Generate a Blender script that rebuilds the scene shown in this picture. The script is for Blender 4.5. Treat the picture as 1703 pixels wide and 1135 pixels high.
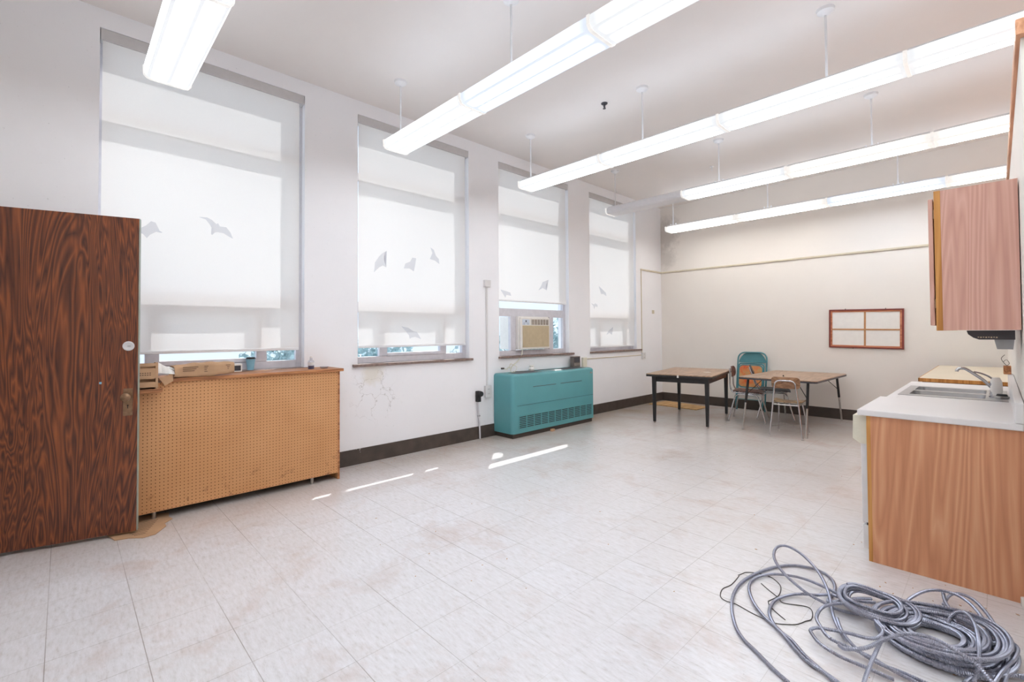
import bpy, bmesh, math, random
from mathutils import Vector, Matrix
random.seed(7)
for o in list(bpy.data.objects): bpy.data.objects.remove(o, do_unlink=True)
sc = bpy.context.scene
COL = sc.collection

# ---------------- camera ----------------
W_, H_ = 1703, 1135
cam_d = bpy.data.cameras.new('camera'); cam = bpy.data.objects.new('camera', cam_d); COL.objects.link(cam)
R_ = Vector((0.693013, 0.72089872, -0.00616581)); U_ = Vector((0.01851202, -0.00924483, 0.9997859)); F_ = Vector((-0.72068737, 0.69297877, 0.01975207))
m = Matrix.Identity(4)
for i in range(3):
    m[i][0] = R_[i]; m[i][1] = U_[i]; m[i][2] = -F_[i]
m.translation = Vector((0, 0, 1.38))
cam.matrix_world = m
cam_d.sensor_fit = 'HORIZONTAL'; cam_d.sensor_width = 36.0
cam_d.lens = 775.533 / W_ * 36.0
cam_d.shift_x = 0.0; cam_d.shift_y = -29.355 / W_
cam_d.clip_start = 0.05; cam_d.clip_end = 200
sc.camera = cam

# ---------------- world, sun, exposure ----------------
wd = bpy.data.worlds.new('sky'); sc.world = wd; wd.use_nodes = True
bg = wd.node_tree.nodes['Background']; bg.inputs[0].default_value = (0.78, 0.88, 1.0, 1); bg.inputs[1].default_value = 1.0
sun_d = bpy.data.lights.new('sun', 'SUN'); sun_d.energy = 5.2; sun_d.color = (1.0, 0.97, 0.92); sun_d.angle = math.radians(0.53)
sun = bpy.data.objects.new('sun', sun_d); COL.objects.link(sun)
sun.rotation_euler = Vector((1.0, -1.05, -1.6)).to_track_quat('-Z', 'Y').to_euler()
sun.location = (-12, 10, 12)
sc.view_settings.view_transform = 'Standard'; sc.view_settings.look = 'None'
sc.cycles.diffuse_bounces = 8; sc.cycles.max_bounces = 14; sc.cycles.transparent_max_bounces = 12
sc.view_settings.exposure = 0.47; sc.view_settings.gamma = 1.0; sc.view_settings.use_curve_mapping = False
LAMP = 1.85            # overall strength of the fluorescent lamps

# ---------------- materials ----------------
def lin(c):
    c = c / 255.0
    return c / 12.92 if c <= 0.04045 else ((c + 0.055) / 1.055) ** 2.4
def rgb(r, g, b): return (lin(r), lin(g), lin(b), 1.0)
class NT:
    def __init__(s, name):
        s.m = bpy.data.materials.new(name); s.m.use_nodes = True; s.t = s.m.node_tree; s.n = s.t.nodes
        s.b = s.n.get('Principled BSDF'); s.out = s.n.get('Material Output')
    def add(s, typ, **kw):
        n = s.n.new(typ)
        for k, v in kw.items(): setattr(n, k, v)
        return n
    def link(s, a, b): s.t.links.new(a, b)
    def coord(s, scale=(1, 1, 1), loc=(0, 0, 0), rot=(0, 0, 0), kind='Object'):
        tc = s.add('ShaderNodeTexCoord'); mp = s.add('ShaderNodeMapping')
        mp.inputs['Scale'].default_value = scale; mp.inputs['Location'].default_value = loc; mp.inputs['Rotation'].default_value = rot
        s.link(tc.outputs[kind], mp.inputs['Vector']); return mp.outputs['Vector']
    def noise(s, vec, scale, detail=3, rough=0.5, dist=0.0):
        n = s.add('ShaderNodeTexNoise'); n.inputs['Scale'].default_value = scale; n.inputs['Detail'].default_value = detail
        n.inputs['Roughness'].default_value = rough; n.inputs['Distortion'].default_value = dist; s.link(vec, n.inputs['Vector']); return n.outputs[0]
    def ramp(s, fac, stops, interp='LINEAR'):
        r = s.add('ShaderNodeValToRGB'); r.color_ramp.interpolation = interp
        e = r.color_ramp.elements
        while len(e) < len(stops): e.new(0.5)
        for i, (p, c) in enumerate(stops):
            e[i].position = p; e[i].color = c if len(c) == 4 else (*c, 1)
        s.link(fac, r.inputs['Fac']); return r.outputs['Color']
    def mix(s, fac, a, b, blend='MIX'):
        x = s.add('ShaderNodeMix', data_type='RGBA', blend_type=blend)
        for sock, v in ((x.inputs[0], fac), (x.inputs[6], a), (x.inputs[7], b)):
            if hasattr(v, 'is_linked') or hasattr(v, 'links'): s.link(v, sock)
            else: sock.default_value = v
        return x.outputs[2]
    def math(s, op, a, b=None, c=None):
        x = s.add('ShaderNodeMath', operation=op)
        for i, v in enumerate((a, b, c)):
            if v is None: continue
            if hasattr(v, 'links'): s.link(v, x.inputs[i])
            else: x.inputs[i].default_value = v
        return x.outputs[0]
    def sep(s, vec):
        x = s.add('ShaderNodeSeparateXYZ'); s.link(vec, x.inputs[0]); return x.outputs
    def set(s, color=None, rough=None, metal=None, spec=None, coat=None):
        if color is not None:
            if hasattr(color, 'links'): s.link(color, s.b.inputs['Base Color'])
            else: s.b.inputs['Base Color'].default_value = color
        if rough is not None:
            if hasattr(rough, 'links'): s.link(rough, s.b.inputs['Roughness'])
            else: s.b.inputs['Roughness'].default_value = rough
        if metal is not None: s.b.inputs['Metallic'].default_value = metal
        if spec is not None: s.b.inputs['Specular IOR Level'].default_value = spec
        if coat is not None: s.b.inputs['Coat Weight'].default_value = coat; s.b.inputs['Coat Roughness'].default_value = 0.12
        return s.m
    def bump(s, h, strength=0.2, dist=0.01):
        b = s.add('ShaderNodeBump'); b.inputs['Strength'].default_value = strength; b.inputs['Distance'].default_value = dist
        s.link(h, b.inputs['Height']); s.link(b.outputs['Normal'], s.b.inputs['Normal'])

def plain(name, c, rough=0.5, metal=0.0, var=0.06, scale=18, spec=0.5):
    """a paint / plastic / metal with a slight procedural mottling"""
    t = NT(name); v = t.coord(); n = t.noise(v, scale, 3)
    d = tuple(max(0, x * (1 - var)) for x in c[:3]) + (1,); l = tuple(min(1, x * (1 + var)) for x in c[:3]) + (1,)
    t.set(t.ramp(n, [(0.3, d), (0.7, l)]), rough, metal, spec)
    return t.m

M = {}
# painted plaster
def plaster(name, c, stain=None):
    t = NT(name); v = t.coord(); n = t.noise(v, 1.3, 5, 0.6); n2 = t.noise(v, 24, 4, 0.6)
    col = t.ramp(n, [(0.3, tuple(x * 0.965 for x in c[:3]) + (1,)), (0.7, c)])
    if stain: col = stain(t, v, col)
    t.set(col, 0.62, 0, 0.3); t.bump(n2, 0.12, 0.004); return t.m
def blob(t, v, cx, cy, cz, r, soft=0.6):
    """1 inside a soft ball round a point of the wall, 0 outside, with a ragged rim"""
    g = t.add('ShaderNodeVectorMath', operation='DISTANCE'); t.link(v, g.inputs[0]); g.inputs[1].default_value = (cx, cy, cz)
    n = t.noise(v, 9, 5, 0.7); d = t.math('ADD', g.outputs['Value'], t.math('MULTIPLY', t.math('SUBTRACT', n, 0.5), r * 1.3))
    x = t.add('ShaderNodeMapRange'); t.link(d, x.inputs[0]); x.inputs[1].default_value = r * (1 - soft); x.inputs[2].default_value = r
    x.inputs[3].default_value = 1; x.inputs[4].default_value = 0; return x.outputs[0]
def stain_left(t, v, col):
    # flaking plaster with hairline cracks under the second window
    b = blob(t, v, -4.704, 2.45, 0.72, 0.34)
    vo = t.add('ShaderNodeTexVoronoi', feature='DISTANCE_TO_EDGE'); vo.inputs['Scale'].default_value = 5.0
    wv = t.add('ShaderNodeVectorMath', operation='ADD'); t.link(v, wv.inputs[0])
    nn = t.add('ShaderNodeTexNoise'); nn.inputs['Scale'].default_value = 7; nn.inputs['Detail'].default_value = 5; t.link(v, nn.inputs['Vector'])
    sm = t.add('ShaderNodeVectorMath', operation='SCALE'); t.link(nn.outputs[1], sm.inputs[0]); sm.inputs['Scale'].default_value = 0.35
    t.link(sm.outputs[0], wv.inputs[1]); t.link(wv.outputs[0], vo.inputs['Vector'])
    crack = t.math('LESS_THAN', vo.outputs['Distance'], 0.012)
    col = t.mix(t.math('MULTIPLY', t.math('MULTIPLY', crack, b), 0.5), col, rgb(120, 110, 100))
    y = blob(t, v, -4.704, 2.42, 0.95, 0.16); col = t.mix(t.math('MULTIPLY', y, 0.35), col, rgb(205, 190, 150))
    g = t.noise(t.coord(scale=(1, 1, 1)), 60, 2); sp = t.math('GREATER_THAN', g, 0.74)
    return t.mix(t.math('MULTIPLY', sp, 0.25), col, rgb(150, 148, 145))
M['wall_left'] = plaster('wall paint cool white', rgb(239, 239, 242), stain_left)
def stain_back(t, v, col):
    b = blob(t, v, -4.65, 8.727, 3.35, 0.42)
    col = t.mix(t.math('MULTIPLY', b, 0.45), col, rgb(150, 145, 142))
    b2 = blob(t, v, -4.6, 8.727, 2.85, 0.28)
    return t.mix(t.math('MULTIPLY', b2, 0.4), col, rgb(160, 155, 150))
M['wall_back'] = plaster('wall paint warm white', rgb(232, 227, 221), stain_back)
M['wall_cream'] = plaster('wall paint partition', rgb(232, 229, 223))
M['ceiling'] = plaster('ceiling paint', rgb(230, 225, 222))

# floor tiles: vinyl composition tile, thin joints, flecks, scuffs, old wax
def floor_mat():
    t = NT('floor tile'); tc = t.coord(); x, y, z = t.sep(tc)
    def joint(c, off, step, w):
        f = t.math('FRACT', t.math('DIVIDE', t.math('SUBTRACT', c, off), step))
        d = t.math('MINIMUM', f, t.math('SUBTRACT', 1.0, f)); return t.math('LESS_THAN', d, w / step)
    jx = joint(x, -2.504 - 30 * 0.3054, 0.3054, 0.0013); jy = joint(y, 0.901 - 30 * 0.3154, 0.3154, 0.0018)
    j = t.math('MAXIMUM', t.math('MULTIPLY', jx, 0.5), t.math('MULTIPLY', jy, 0.6))
    fade = t.math('MULTIPLY', j, t.ramp(t.noise(tc, 0.9, 2), [(0.35, (0.15,) * 3), (0.6, (1,) * 3)]))
    fl = t.noise(t.coord(scale=(9, 34, 1), rot=(0, 0, 0.35)), 1.6, 6, 0.75)
    base = t.ramp(fl, [(0.30, rgb(198, 195, 196)), (0.44, rgb(216, 215, 218)), (0.66, rgb(228, 228, 233))])  # cool tint carries the bluish sky sheen of the near floor
    # per tile tone
    wn = t.add('ShaderNodeTexWhiteNoise', noise_dimensions='2D'); cx = t.add('ShaderNodeCombineXYZ')
    t.link(t.math('FLOOR', t.math('DIVIDE', t.math('ADD', x, 11.666), 0.3054)), cx.inputs[0]); t.link(t.math('FLOOR', t.math('DIVIDE', t.math('ADD', y, 8.561), 0.3154)), cx.inputs[1])
    t.link(cx.outputs[0], wn.inputs['Vector'])
    base = t.mix(t.math('MULTIPLY', wn.outputs[0], 0.10), base, rgb(196, 186, 176))
    # browner towards the far part of the room, dirt along the window wall
    far = t.add('ShaderNodeMapRange'); t.link(y, far.inputs[0]); far.inputs[1].default_value = 2.0; far.inputs[2].default_value = 7.0
    dn = t.ramp(t.noise(tc, 1.1, 4, 0.55), [(0.3, (0, 0, 0)), (0.75, (1, 1, 1))])
    base = t.mix(t.math('MULTIPLY', t.math('ADD', t.math('MULTIPLY', far.outputs[0], 0.75), 0.0), t.math('ADD', t.math('MULTIPLY', dn, 0.5), 0.5)), base, rgb(186, 172, 156))
    nw = t.add('ShaderNodeMapRange'); t.link(x, nw.inputs[0]); nw.inputs[1].default_value = -3.6; nw.inputs[2].default_value = -4.5
    base = t.mix(t.math('MULTIPLY', nw.outputs[0], t.math('ADD', t.math('MULTIPLY', dn, 0.55), 0.22)), base, rgb(168, 146, 122))
    rust = t.ramp(t.noise(tc, 1.7, 6, 0.7, 0.3), [(0.52, (0, 0, 0)), (0.78, (1, 1, 1))])
    base = t.mix(t.math('MULTIPLY', rust, 0.55), base, rgb(186, 156, 138))
    spk = t.math('GREATER_THAN', t.noise(tc, 46, 3, 0.6), 0.735)
    base = t.mix(t.math('MULTIPLY', spk, 0.5), base, rgb(120, 112, 104))
    base = t.mix(fade, base, rgb(120, 112, 102))
    t.set(base, 0.22, 0, 0.5); t.bump(t.math('ADD', t.noise(tc, 3, 2), t.math('MULTIPLY', j, -0.4)), 0.08, 0.01); return t.m
M['floor'] = floor_mat()

def wood(name, dark, mid, light, grain_axis='z', scale=1.0, dist=3.0, rough=0.4, coat=0.0, across=9.0, along=0.7, contrast=(0.25, 0.5, 0.8), bands=9.0, tri_w=0.6):
    t = NT(name)
    s = {'z': (across, across, along), 'y': (across, along, across), 'x': (along, across, across)}[grain_axis]
    v = t.coord(scale=tuple(a * scale for a in s))
    n1 = t.noise(v, 0.55, 4, 0.55, dist)
    w = t.add('ShaderNodeMath', operation='FRACT'); t.link(t.math('MULTIPLY', n1, bands), w.inputs[0])
    tri = t.math('ABSOLUTE', t.math('SUBTRACT', t.math('MULTIPLY', w.outputs[0], 2.0), 1.0))
    f = t.noise(t.coord(scale=tuple(a * scale * q for a, q in zip(s, (7, 7, 2.5) if grain_axis == 'z' else (7, 7, 7)))), 2.0, 3, 0.6)
    g = t.math('ADD', t.math('MULTIPLY', tri, tri_w), t.math('MULTIPLY', f, 1.0 - tri_w))
    col = t.ramp(g, [(contrast[0], dark), (contrast[1], mid), (contrast[2], light)])
    t.set(col, rough, 0, 0.5, coat); t.bump(f, 0.05, 0.002); return t.m
M['door'] = wood('dark varnished fir veneer', rgb(58, 27, 14), rgb(104, 52, 28), rgb(152, 84, 42), 'z', 1.0, 1.15, 0.30, 0.10, 4.0, 0.62, (0.20, 0.50, 0.86), 40.0, 0.46)
M['oak'] = wood('oak laminate', rgb(186, 126, 90), rgb(206, 146, 108), rgb(220, 168, 130), 'z', 1.0, 0.5, 0.45, 0, 4.0, 0.34, (0.15, 0.5, 0.85), 24.0, 0.45)
M['oak_pink'] = wood('oak laminate upper', rgb(194, 146, 130), rgb(208, 162, 146), rgb(220, 178, 164), 'z', 1.0, 0.5, 0.42, 0, 4.0, 0.34, (0.15, 0.5, 0.85), 24.0, 0.45)
M['oak_edge'] = wood('oak edging', rgb(176, 118, 54), rgb(196, 138, 70), rgb(208, 152, 84), 'z', 1.0, 0.5, 0.5, 0, 10, 0.6)
M['cap_wood'] = wood('cap wood', rgb(186, 128, 92), rgb(202, 146, 110), rgb(216, 162, 126), 'y', 1.0, 0.5, 0.45, 0, 9, 0.7)
M['shelf_wood'] = wood('shelf wood', rgb(140, 88, 52), rgb(172, 114, 70), rgb(190, 132, 86), 'y', 1.0, 0.6, 0.45, 0, 12, 0.8)
M['tabletop'] = wood('table laminate', rgb(152, 124, 100), rgb(170, 141, 116), rgb(184, 156, 130), 'y', 1.0, 0.8, 0.38, 0, 8, 0.9)
M['chair_dark'] = wood('dark chair ply', rgb(74, 42, 34), rgb(96, 58, 47), rgb(112, 72, 60), 'x', 1, 0.6, 0.4, 0, 12, 2)
M['chair_wood'] = wood('chair ply', rgb(128, 92, 66), rgb(150, 112, 82), rgb(168, 130, 98), 'x', 1, 0.6, 0.4, 0, 12, 2)
M['seat_wood'] = wood('seat ply', rgb(140, 114, 84), rgb(160, 134, 100), rgb(174, 148, 114), 'y', 1, 0.6, 0.4, 0, 12, 2)
M['brown_board'] = wood('hardboard', rgb(176, 138, 88), rgb(190, 152, 100), rgb(200, 162, 112), 'y', 1, 0.3, 0.6, 0, 5, 1)

def pegboard():
    t = NT('pegboard'); v = t.coord(); x, y, z = t.sep(v)
    def cell(c): return t.math('SUBTRACT', t.math('FRACT', t.math('DIVIDE', t.math('ADD', c, 10.0), 0.0254)), 0.5)
    fy, fz = cell(y), cell(z)
    d = t.math('SQRT', t.math('ADD', t.math('MULTIPLY', fy, fy), t.math('MULTIPLY', fz, fz)))
    hole = t.math('LESS_THAN', d, 0.14)
    n = t.noise(v, 2.2, 4); base = t.ramp(n, [(0.3, rgb(200, 146, 98)), (0.7, rgb(212, 160, 112))])
    low = t.add('ShaderNodeMapRange'); t.link(z, low.inputs[0]); low.inputs[1].default_value = 0.30; low.inputs[2].default_value = 0.06
    sc_ = t.ramp(t.noise(v, 9, 6, 0.7, 1.0), [(0.55, (0, 0, 0)), (0.66, (1, 1, 1))])
    base = t.mix(t.math('MULTIPLY', t.math('MULTIPLY', sc_, low.outputs[0]), 0.75), base, rgb(110, 66, 36))
    t.set(t.mix(hole, base, rgb(96, 52, 22)), 0.55, 0, 0.3); return t.m
M['pegboard'] = pegboard()

def enamel(name, c):
    t = NT(name); v = t.coord(); n = t.noise(v, 3, 4)
    col = t.ramp(n, [(0.3, tuple(x * 0.92 for x in c[:3]) + (1,)), (0.7, c)])
    chip = t.ramp(t.noise(v, 14, 6, 0.75), [(0.70, (0, 0, 0)), (0.73, (1, 1, 1))])
    low = t.sep(v)[2]; lo = t.add('ShaderNodeMapRange'); t.link(low, lo.inputs[0]); lo.inputs[1].default_value = 0.32; lo.inputs[2].default_value = 0.05
    col = t.mix(t.math('MULTIPLY', chip, t.math('ADD', t.math('MULTIPLY', lo.outputs[0], 0.7), 0.15)), col, rgb(176, 170, 150))
    t.set(col, 0.36, 0, 0.5); return t.m
M['teal'] = enamel('teal enamel', rgb(90, 154, 160))
M['teal_chair'] = plain('teal chair paint', rgb(70, 130, 138), 0.4)
M['white'] = plain('white enamel', rgb(226, 226, 228), 0.4, 0, 0.03)
M['white_rod'] = plain('white rod', rgb(228, 228, 230), 0.4, 0, 0.02)
M['fixture'] = plain('fixture housing', rgb(222, 222, 224), 0.45, 0, 0.03)
M['cream'] = plain('cream plastic', rgb(222, 218, 200), 0.45, 0, 0.04)
M['black'] = plain('black enamel', rgb(30, 29, 30), 0.35, 0, 0.2)
M['rubber'] = plain('black rubber', rgb(38, 38, 40), 0.7)
M['base'] = plain('vinyl cove base', rgb(72, 62, 56), 0.5, 0, 0.1, 8)
def base_worn():
    t = NT('vinyl cove base worn'); v = t.coord(); c = t.ramp(t.noise(v, 8, 3), [(0.3, rgb(64, 55, 50)), (0.7, rgb(80, 70, 63))])
    y = t.sep(v)[1]; near = t.add('ShaderNodeMapRange'); t.link(y, near.inputs[0]); near.inputs[1].default_value = 2.75; near.inputs[2].default_value = 2.2
    p = t.math('GREATER_THAN', t.noise(t.coord(scale=(1, 1, .6)), 16, 5, 0.7), 0.66)
    t.set(t.mix(t.math('MULTIPLY', p, near.outputs[0]), c, rgb(205, 200, 196)), 0.5); return t.m
M['base_worn'] = base_worn()
M['counter'] = plain('white laminate', rgb(224, 222, 222), 0.3, 0, 0.02, 3)
M['counter_back'] = plain('cream laminate', rgb(222, 208, 184), 0.35, 0, 0.03, 3)
M['alu'] = plain('aluminium frame', rgb(168, 168, 172), 0.42, 0.75, 0.06)
M['alu_paint'] = plain('grey window frame', rgb(206, 204, 210), 0.5, 0.1, 0.05)
M['fascia'] = plain('grey fascia', rgb(196, 194, 194), 0.5, 0.0, 0.03)
M['sill'] = plain('brown stone sill', rgb(128, 108, 100), 0.5, 0, 0.25, 30)
M['chrome'] = plain('chrome', rgb(200, 200, 204), 0.18, 1.0, 0.03)
M['chrome_worn'] = plain('worn chrome', rgb(178, 174, 170), 0.3, 0.9, 0.12, 40)
M['steel'] = plain('stainless steel', rgb(176, 176, 178), 0.3, 1.0, 0.05)
M['conduit'] = plain('galvanised conduit', rgb(160, 163, 178), 0.28, 0.85, 0.1, 60)
M['brass'] = plain('tarnished brass', rgb(140, 112, 88), 0.38, 0.8, 0.15, 50)
M['grey_paint'] = plain('grey green paint', rgb(150, 158, 146), 0.5, 0, 0.15, 12)
M['disc'] = plain('whitish plate', rgb(210, 210, 212), 0.3, 0.3, 0.05)
M['keyhole'] = plain('keyhole', rgb(25, 18, 15), 0.7)
M['beige'] = plain('beige grille', rgb(196, 180, 150), 0.5, 0, 0.05)
M['ac_white'] = plain('off white plastic', rgb(222, 218, 212), 0.42, 0, 0.03)
M['ac_dark'] = plain('dark louvre', rgb(120, 104, 90), 0.6, 0, 0.1)
M['ac_panel'] = plain('pale blue panel', rgb(196, 206, 220), 0.4, 0, 0.03)
M['rail'] = plain('rail paint', rgb(206, 196, 174), 0.55, 0, 0.05)
M['raceway'] = plain('raceway paint', rgb(216, 214, 214), 0.5, 0, 0.02)
M['card'] = plain('corrugated cardboard', rgb(186, 150, 116), 0.8, 0, 0.08, 9)
M['paper'] = plain('paper', rgb(232, 230, 226), 0.7, 0, 0.02)
M['ink'] = plain('printed ink', rgb(104, 78, 58), 0.7)
M['red_frame'] = plain('red varnish', rgb(124, 48, 40), 0.4, 0, 0.1)
M['orange_frame'] = wood('orange wood', rgb(176, 104, 70), rgb(196, 124, 88), rgb(206, 138, 100), 'x', 1, .3, .5)
M['tan_strip'] = plain('tan strip', rgb(182, 134, 92), 0.5)
M['cup'] = plain('pale blue cup', rgb(130, 182, 204), 0.5, 0, 0.04)
M['blue'] = plain('dark blue liquid', rgb(52, 64, 104), 0.3)
M['darkgrey'] = plain('dark grey plastic', rgb(62, 62, 68), 0.45)
M['greyp'] = plain('translucent grey bin', rgb(168, 170, 172), 0.4)
M['silver_box'] = plain('thermostat grey', rgb(120, 112, 108), 0.4, 0.3)
M['wire'] = plain('thin wire', rgb(70, 66, 62), 0.4, 0.4)
M['leaf'] = plain('leaves', rgb(170, 196, 200), 0.6, 0, 0.3, 4)  # pale blue paints in the overexposed daylight on the foliage
M['bark'] = plain('bark', rgb(90, 76, 64), 0.8)
M['grass'] = plain('pale paving', rgb(190, 192, 190), 0.8, 0, 0.1, 1)
M['ext'] = plain('outside masonry', rgb(200, 196, 190), 0.8)
def seat_paint():
    t = NT('painted seat'); v = t.coord()
    c = t.ramp(t.noise(v, 5, 4, 0.6, 1.0), [(0.38, rgb(206, 84, 44)), (0.5, rgb(204, 128, 72)), (0.64, rgb(192, 150, 96))])
    d = t.math('GREATER_THAN', t.noise(v, 11, 5, 0.7, 2), 0.64); t.set(t.mix(d, c, rgb(70, 60, 40)), 0.45); return t.m
M['seat_paint'] = seat_paint()

def glass(name, tint=(1, 1, 1, 1), gl=0.08):
    t = NT(name); t.n.remove(t.b)
    tr = t.add('ShaderNodeBsdfTransparent'); tr.inputs[0].default_value = tint
    g = t.add('ShaderNodeBsdfGlossy'); g.inputs['Roughness'].default_value = 0.03
    mx = t.add('ShaderNodeMixShader'); mx.inputs[0].default_value = gl
    t.link(tr.outputs[0], mx.inputs[1]); t.link(g.outputs[0], mx.inputs[2]); t.link(mx.outputs[0], t.out.inputs[0]); return t.m
M['glass'] = glass('window glass', (0.94, 0.97, 1, 1))
M['bottle_glass'] = glass('bottle glass', (0.86, 0.88, 0.92, 1), 0.15)

def shade_mat(name, c, trans, weave=True, open_=0.03):
    t = NT(name); t.n.remove(t.b)
    v = t.coord(); n = t.noise(t.coord(scale=(1, 60, 60)), 6, 2); col = t.ramp(n, [(0.3, tuple(x * .97 for x in c[:3]) + (1,)), (0.7, c)])
    d = t.add('ShaderNodeBsdfDiffuse'); tl = t.add('ShaderNodeBsdfTranslucent'); tp = t.add('ShaderNodeBsdfTransparent')
    t.link(col, d.inputs[0]); t.link(col, tl.inputs[0])
    m1 = t.add('ShaderNodeMixShader'); m1.inputs[0].default_value = trans; t.link(d.outputs[0], m1.inputs[1]); t.link(tl.outputs[0], m1.inputs[2])
    m2 = t.add('ShaderNodeMixShader'); m2.inputs[0].default_value = open_; t.link(m1.outputs[0], m2.inputs[1]); t.link(tp.outputs[0], m2.inputs[2])
    t.link(m2.outputs[0], t.out.inputs[0]); return t.m
M['shade'] = shade_mat('roller shade fabric', rgb(235, 232, 229), 0.30)
M['bat'] = shade_mat('grey bat silhouette', rgb(232, 232, 236), 0.5, open_=0.3)

def lens(name, c, strength):
    """prismatic wrap lens lit by two tubes: the lamp images are the bright bands"""
    t = NT(name); x, y, z = t.sep(t.coord())
    def band(o):
        d = t.math('ABSOLUTE', t.math('SUBTRACT', y, o)); mr = t.add('ShaderNodeMapRange'); mr.interpolation_type = 'SMOOTHSTEP'
        t.link(d, mr.inputs[0]); mr.inputs[1].default_value = 0.0; mr.inputs[2].default_value = 0.052; mr.inputs[3].default_value = 1; mr.inputs[4].default_value = 0; return mr.outputs[0]
    b = t.math('MAXIMUM', band(-0.058), band(0.058))
    e = t.add('ShaderNodeMapRange'); e.interpolation_type = 'SMOOTHSTEP'; t.link(t.math('ABSOLUTE', x), e.inputs[0])
    e.inputs[1].default_value = 0.50; e.inputs[2].default_value = 0.60; e.inputs[3].default_value = 1; e.inputs[4].default_value = 0
    b = t.math('MULTIPLY', b, e.outputs[0])
    sd = t.math('MULTIPLY', t.math('GREATER_THAN', t.math('ABSOLUTE', y), 0.124), t.math('MULTIPLY', e.outputs[0], 0.030))
    b = t.math('ADD', b, sd)
    t.link(t.math('MULTIPLY', t.math('ADD', t.math('MULTIPLY', b, 8.2), 0.30), strength), t.b.inputs['Emission Strength'])
    t.b.inputs['Emission Color'].default_value = c
    t.set(rgb(150, 150, 150), 0.4); return t.m
M['lens_warm'] = lens('lit lens warm', (1.0, 0.965, 0.92, 1), LAMP)
M['lens_neutral'] = lens('lit lens neutral', (0.92, 0.96, 1.0, 1), LAMP)
M['lens_cool'] = lens('lit lens cool', (0.80, 0.90, 1.04, 1), LAMP)
M['up_fill'] = None
def up_fill():  # unseen glow added on top of the rows to brighten the ceiling
    t = NT('added uplight fill'); t.b.inputs['Emission Color'].default_value = (0.80, 0.93, 1.08, 1); t.b.inputs['Emission Strength'].default_value = 0.95 * LAMP
    t.set(rgb(225, 225, 225), 0.4); return t.m
M['up_fill'] = up_fill()
def capm():
    t = NT('glowing end cap'); t.b.inputs['Emission Color'].default_value = (1, 0.98, 0.95, 1); t.b.inputs['Emission Strength'].default_value = 0.22 * LAMP
    t.set(rgb(200, 200, 198), 0.4); return t.m
M['cap_glow'] = capm()
M['lens_off'] = plain('unlit lens', rgb(222, 222, 226), 0.35, 0, 0.02)

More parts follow.
